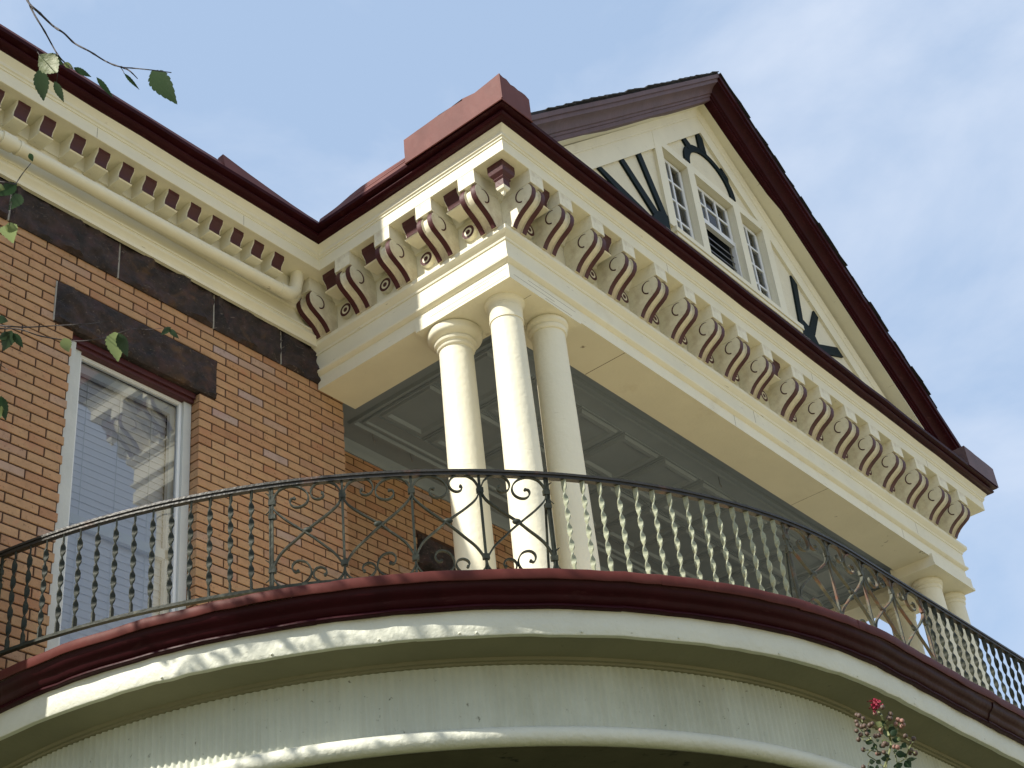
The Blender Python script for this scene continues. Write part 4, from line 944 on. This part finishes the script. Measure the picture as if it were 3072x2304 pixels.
twig([B(-250, 330), B(-60, 390), B(130, 420)], .0024, .0016, 2.6); twig([B(110, 500), B(90, 600), B(80, 760)], .0010, .0007, 2.6)
z2 = 2.011
def C_p(u, v): return (u / z2, 800 + v / z2)
twig([C_p(-300, 340), C_p(0, 355), C_p(150, 365), C_p(350, 355), C_p(530, 345), C_p(660, 328)], .0026, .0010, 2.7)
twig([C_p(-100, 380), C_p(100, 375), C_p(250, 420), C_p(450, 448), C_p(600, 435), C_p(700, 405), C_p(805, 372)], .0022, .0009, 2.7)
twig([C_p(0, 590), C_p(50, 625)], .0010, .0006, 2.7)
leaf(*C_p(690, 395), *C_p(712, 575), 58, 2.7, 'leaf_pale', .35, tilt=.03); leaf(*C_p(715, 400), *C_p(770, 545), 34, 2.7, 'leaf', .3)
leaf(*C_p(385, 430), *C_p(415, 515), 34, 2.7, 'leaf_pale', .3); leaf(*C_p(1030, 365), *C_p(968, 412), 18, 2.7, 'leaf', .3); leaf(*C_p(1020, 375), *C_p(1080, 435), 16, 2.7, 'leaf', .3)
twig([C_p(805, 372), C_p(900, 378), C_p(1000, 368)], .0007, .0005, 2.7)
leaf(*C_p(70, 385), *C_p(20, 510), 38, 2.7, 'leaf', .3); leaf(*C_p(80, 400), *C_p(140, 490), 22, 2.7, 'leaf_dark', .3); leaf(*C_p(-20, 310), *C_p(50, 330), 24, 2.7, 'leaf', .3); leaf(*C_p(60, 400), *C_p(-10, 440), 24, 2.7, 'leaf', .3)
leaf(*C_p(5, 780), *C_p(35, 930), 30, 2.7, 'leaf_dark', .3); leaf(*C_p(10, 840), *C_p(-20, 930), 24, 2.7, 'leaf_pale', .3)

# ------------------------------------------------------------------ crape myrtle
myr = thing('crape_myrtle', 'crape myrtle top with round seed capsules and one crimson bloom before the balcony', 'shrub', tuple(pt(2650, 2900, 3.6) * 1.0)[:2] + (GZ,))
z3 = 6.53; D3 = 3.7
def K(u, v): return (2500 + u / z3, 2050 + v / z3)
def kp(u, v, dz=0.0): return pt(*K(u, v), D3 + dz)
b = MB(); gx = pt(2660, 2900, 3.6)
b.tube([(gx.x + .1, gx.y - .05, GZ), (gx.x, gx.y, gx.z - .4), tuple(kp(1010, 2150)), tuple(kp(990, 1659))], [.012, .008, .005, .004], 7)
sm3 = random.Random(31)
def kst(pts, r=0.0018): b.tube([kp(u, v, sm3.uniform(-.02, .02)) for u, v in smooth_pts(pts, 3)], r, 5)
kst([(990, 1659), (1050, 1500), (1100, 1330), (1130, 1150), (1060, 950), (990, 760), (930, 600), (880, 560)], .0026)
for ps in ([(1130, 1150), (1230, 1000), (1260, 880), (1300, 800)], [(1060, 1320), (880, 1350), (740, 1310), (620, 1310)], [(740, 1310), (680, 1370), (690, 1420), (830, 1510), (960, 1620), (990, 1659)],
           [(870, 1330), (800, 1180), (740, 1090), (680, 960), (600, 860), (560, 720)], [(740, 1090), (610, 1130), (550, 1040), (520, 1010)], [(680, 960), (540, 920), (480, 830)], [(560, 1050), (700, 1050)],
           [(1250, 1560), (1400, 1480), (1480, 1280), (1560, 1150)], [(1480, 1280), (1520, 1320), (1600, 1370)], [(1560, 1150), (1450, 1100), (1410, 1040)], [(1250, 1560), (1210, 1400), (1180, 1330)],
           [(1400, 1480), (1600, 1480)], [(1250, 1560), (1180, 1800), (1100, 2100)], [(1080, 1430), (1050, 1560), (1040, 1700)], [(700, 1560), (680, 1640), (700, 1700)], [(1000, 780), (1090, 700)], [(960, 850), (930, 930)]): kst(ps, .0014)
b.build('stem', M['stem'], myr, smooth=60)
cmesh = {}
for nm in ('capsule', 'capsule_pink'):
    q = MB(); q.lathe((0, 0, 0), [(0.0006, -.0056), (0.0042, -.0038), (0.0056, 0.0), (0.0044, .0038), (0.0015, .0054), (0.0004, .0066)], 10); cmesh[nm] = q.mesh('seed_capsule', M[nm], 60)
caps = [(455, 620), (505, 635), (585, 690), (450, 750), (475, 820), (555, 850), (610, 835), (455, 930), (535, 1010), (495, 1105), (590, 1300), (765, 790), (715, 825), (825, 1035), (895, 1020), (960, 470), (1120, 600), (1110, 690), (1080, 680), (1410, 1035), (1575, 1085), (1535, 1160), (1520, 1320), (1605, 1370), (660, 990), (1010, 1180), (980, 1220), (1500, 1365), (590, 1640), (990, 1350), (900, 1370), (640, 900), (1050, 1190)]
for i, (u, v) in enumerate(caps):
    o = link('seed_capsule', cmesh['capsule'], myr, loc=tuple(kp(u, v, sm3.uniform(-.04, .04)))); o.rotation_euler = (sm3.uniform(-.8, .8), sm3.uniform(-.8, .8), 0); o.scale = (sm3.uniform(.9, 1.15),) * 3
for u, v in [(1270, 715), (1345, 735), (1225, 800), (1370, 815), (1335, 850), (930, 920), (950, 960), (1195, 1250), (1260, 1255), (865, 1375), (820, 590)]:
    o = link('seed_capsule', cmesh['capsule_pink'], myr, loc=tuple(kp(u, v, sm3.uniform(-.04, .04)))); o.rotation_euler = (sm3.uniform(-.8, .8), sm3.uniform(-.8, .8), 0)
fw = MB()
for k in range(130):
    u = sm3.gauss(825, 40); v = sm3.gauss(420, 52); c = kp(u, v, sm3.gauss(0, .010)); n_ = Vector((sm3.gauss(0, 1), sm3.gauss(0, 1), sm3.gauss(0, 1))).normalized(); a = n_.orthogonal().normalized() * sm3.uniform(.0025, .0055); e_ = n_.cross(a).normalized() * a.length
    fw.add([c - a, c + e_ * .8 + n_ * .002, c + a, c - e_ * .8 + n_ * .002], [(0, 1, 2, 3)])
fw.build('flower', M['petal'], myr)
for (u0, v0, u1, v1, w, mt_) in [(955, 830, 820, 760, 14, 'leaf_pale'), (950, 720, 1040, 880, 11, 'leaf_dark'), (1090, 860, 1180, 800, 8, 'leaf_pale'), (1080, 880, 1240, 960, 18, 'leaf_dark'), (1010, 880, 1060, 1070, 13, 'leaf_dark'), (1140, 1030, 1240, 900, 15, 'leaf_dark'), (1150, 1090, 1330, 1120, 15, 'leaf_dark'),
                             (1270, 1130, 1300, 1040, 8, 'leaf_pale'), (620, 1140, 780, 1170, 12, 'leaf_dark'), (690, 1090, 760, 1130, 10, 'leaf'), (940, 1130, 1110, 1150, 10, 'leaf_pale'), (900, 1200, 1000, 1260, 11, 'leaf'), (800, 1170, 840, 1320, 10, 'leaf_dark'), (1340, 1180, 1440, 1260, 13, 'leaf_dark'), (1300, 1230, 1340, 1290, 11, 'leaf_dark'), (1220, 1380, 1440, 1400, 16, 'leaf_dark'), (1380, 1450, 1430, 1370, 12, 'leaf_dark'),
                             (1250, 1560, 1300, 1680, 22, 'leaf_dark'), (1400, 1520, 1530, 1650, 20, 'leaf_dark'), (1440, 1500, 1640, 1470, 9, 'leaf'), (930, 1470, 1140, 1490, 12, 'leaf'), (850, 1500, 930, 1590, 12, 'leaf'), (700, 1540, 820, 1530, 12, 'leaf'), (820, 1640, 900, 1660, 12, 'leaf_dark'), (700, 1680, 800, 1640, 12, 'leaf_dark'), (1190, 1330, 1250, 1300, 9, 'leaf'), (760, 1240, 790, 1310, 9, 'leaf_dark'), (1000, 1400, 1100, 1440, 10, 'leaf'), (840, 1130, 900, 1100, 8, 'leaf'), (680, 900, 730, 980, 8, 'leaf_dark')]:
    leaf(*K(u0, v0), *K(u1, v1), w * 1.25, D3 + sm3.uniform(-.03, .03), mt_, .3, par=myr, teeth=False)
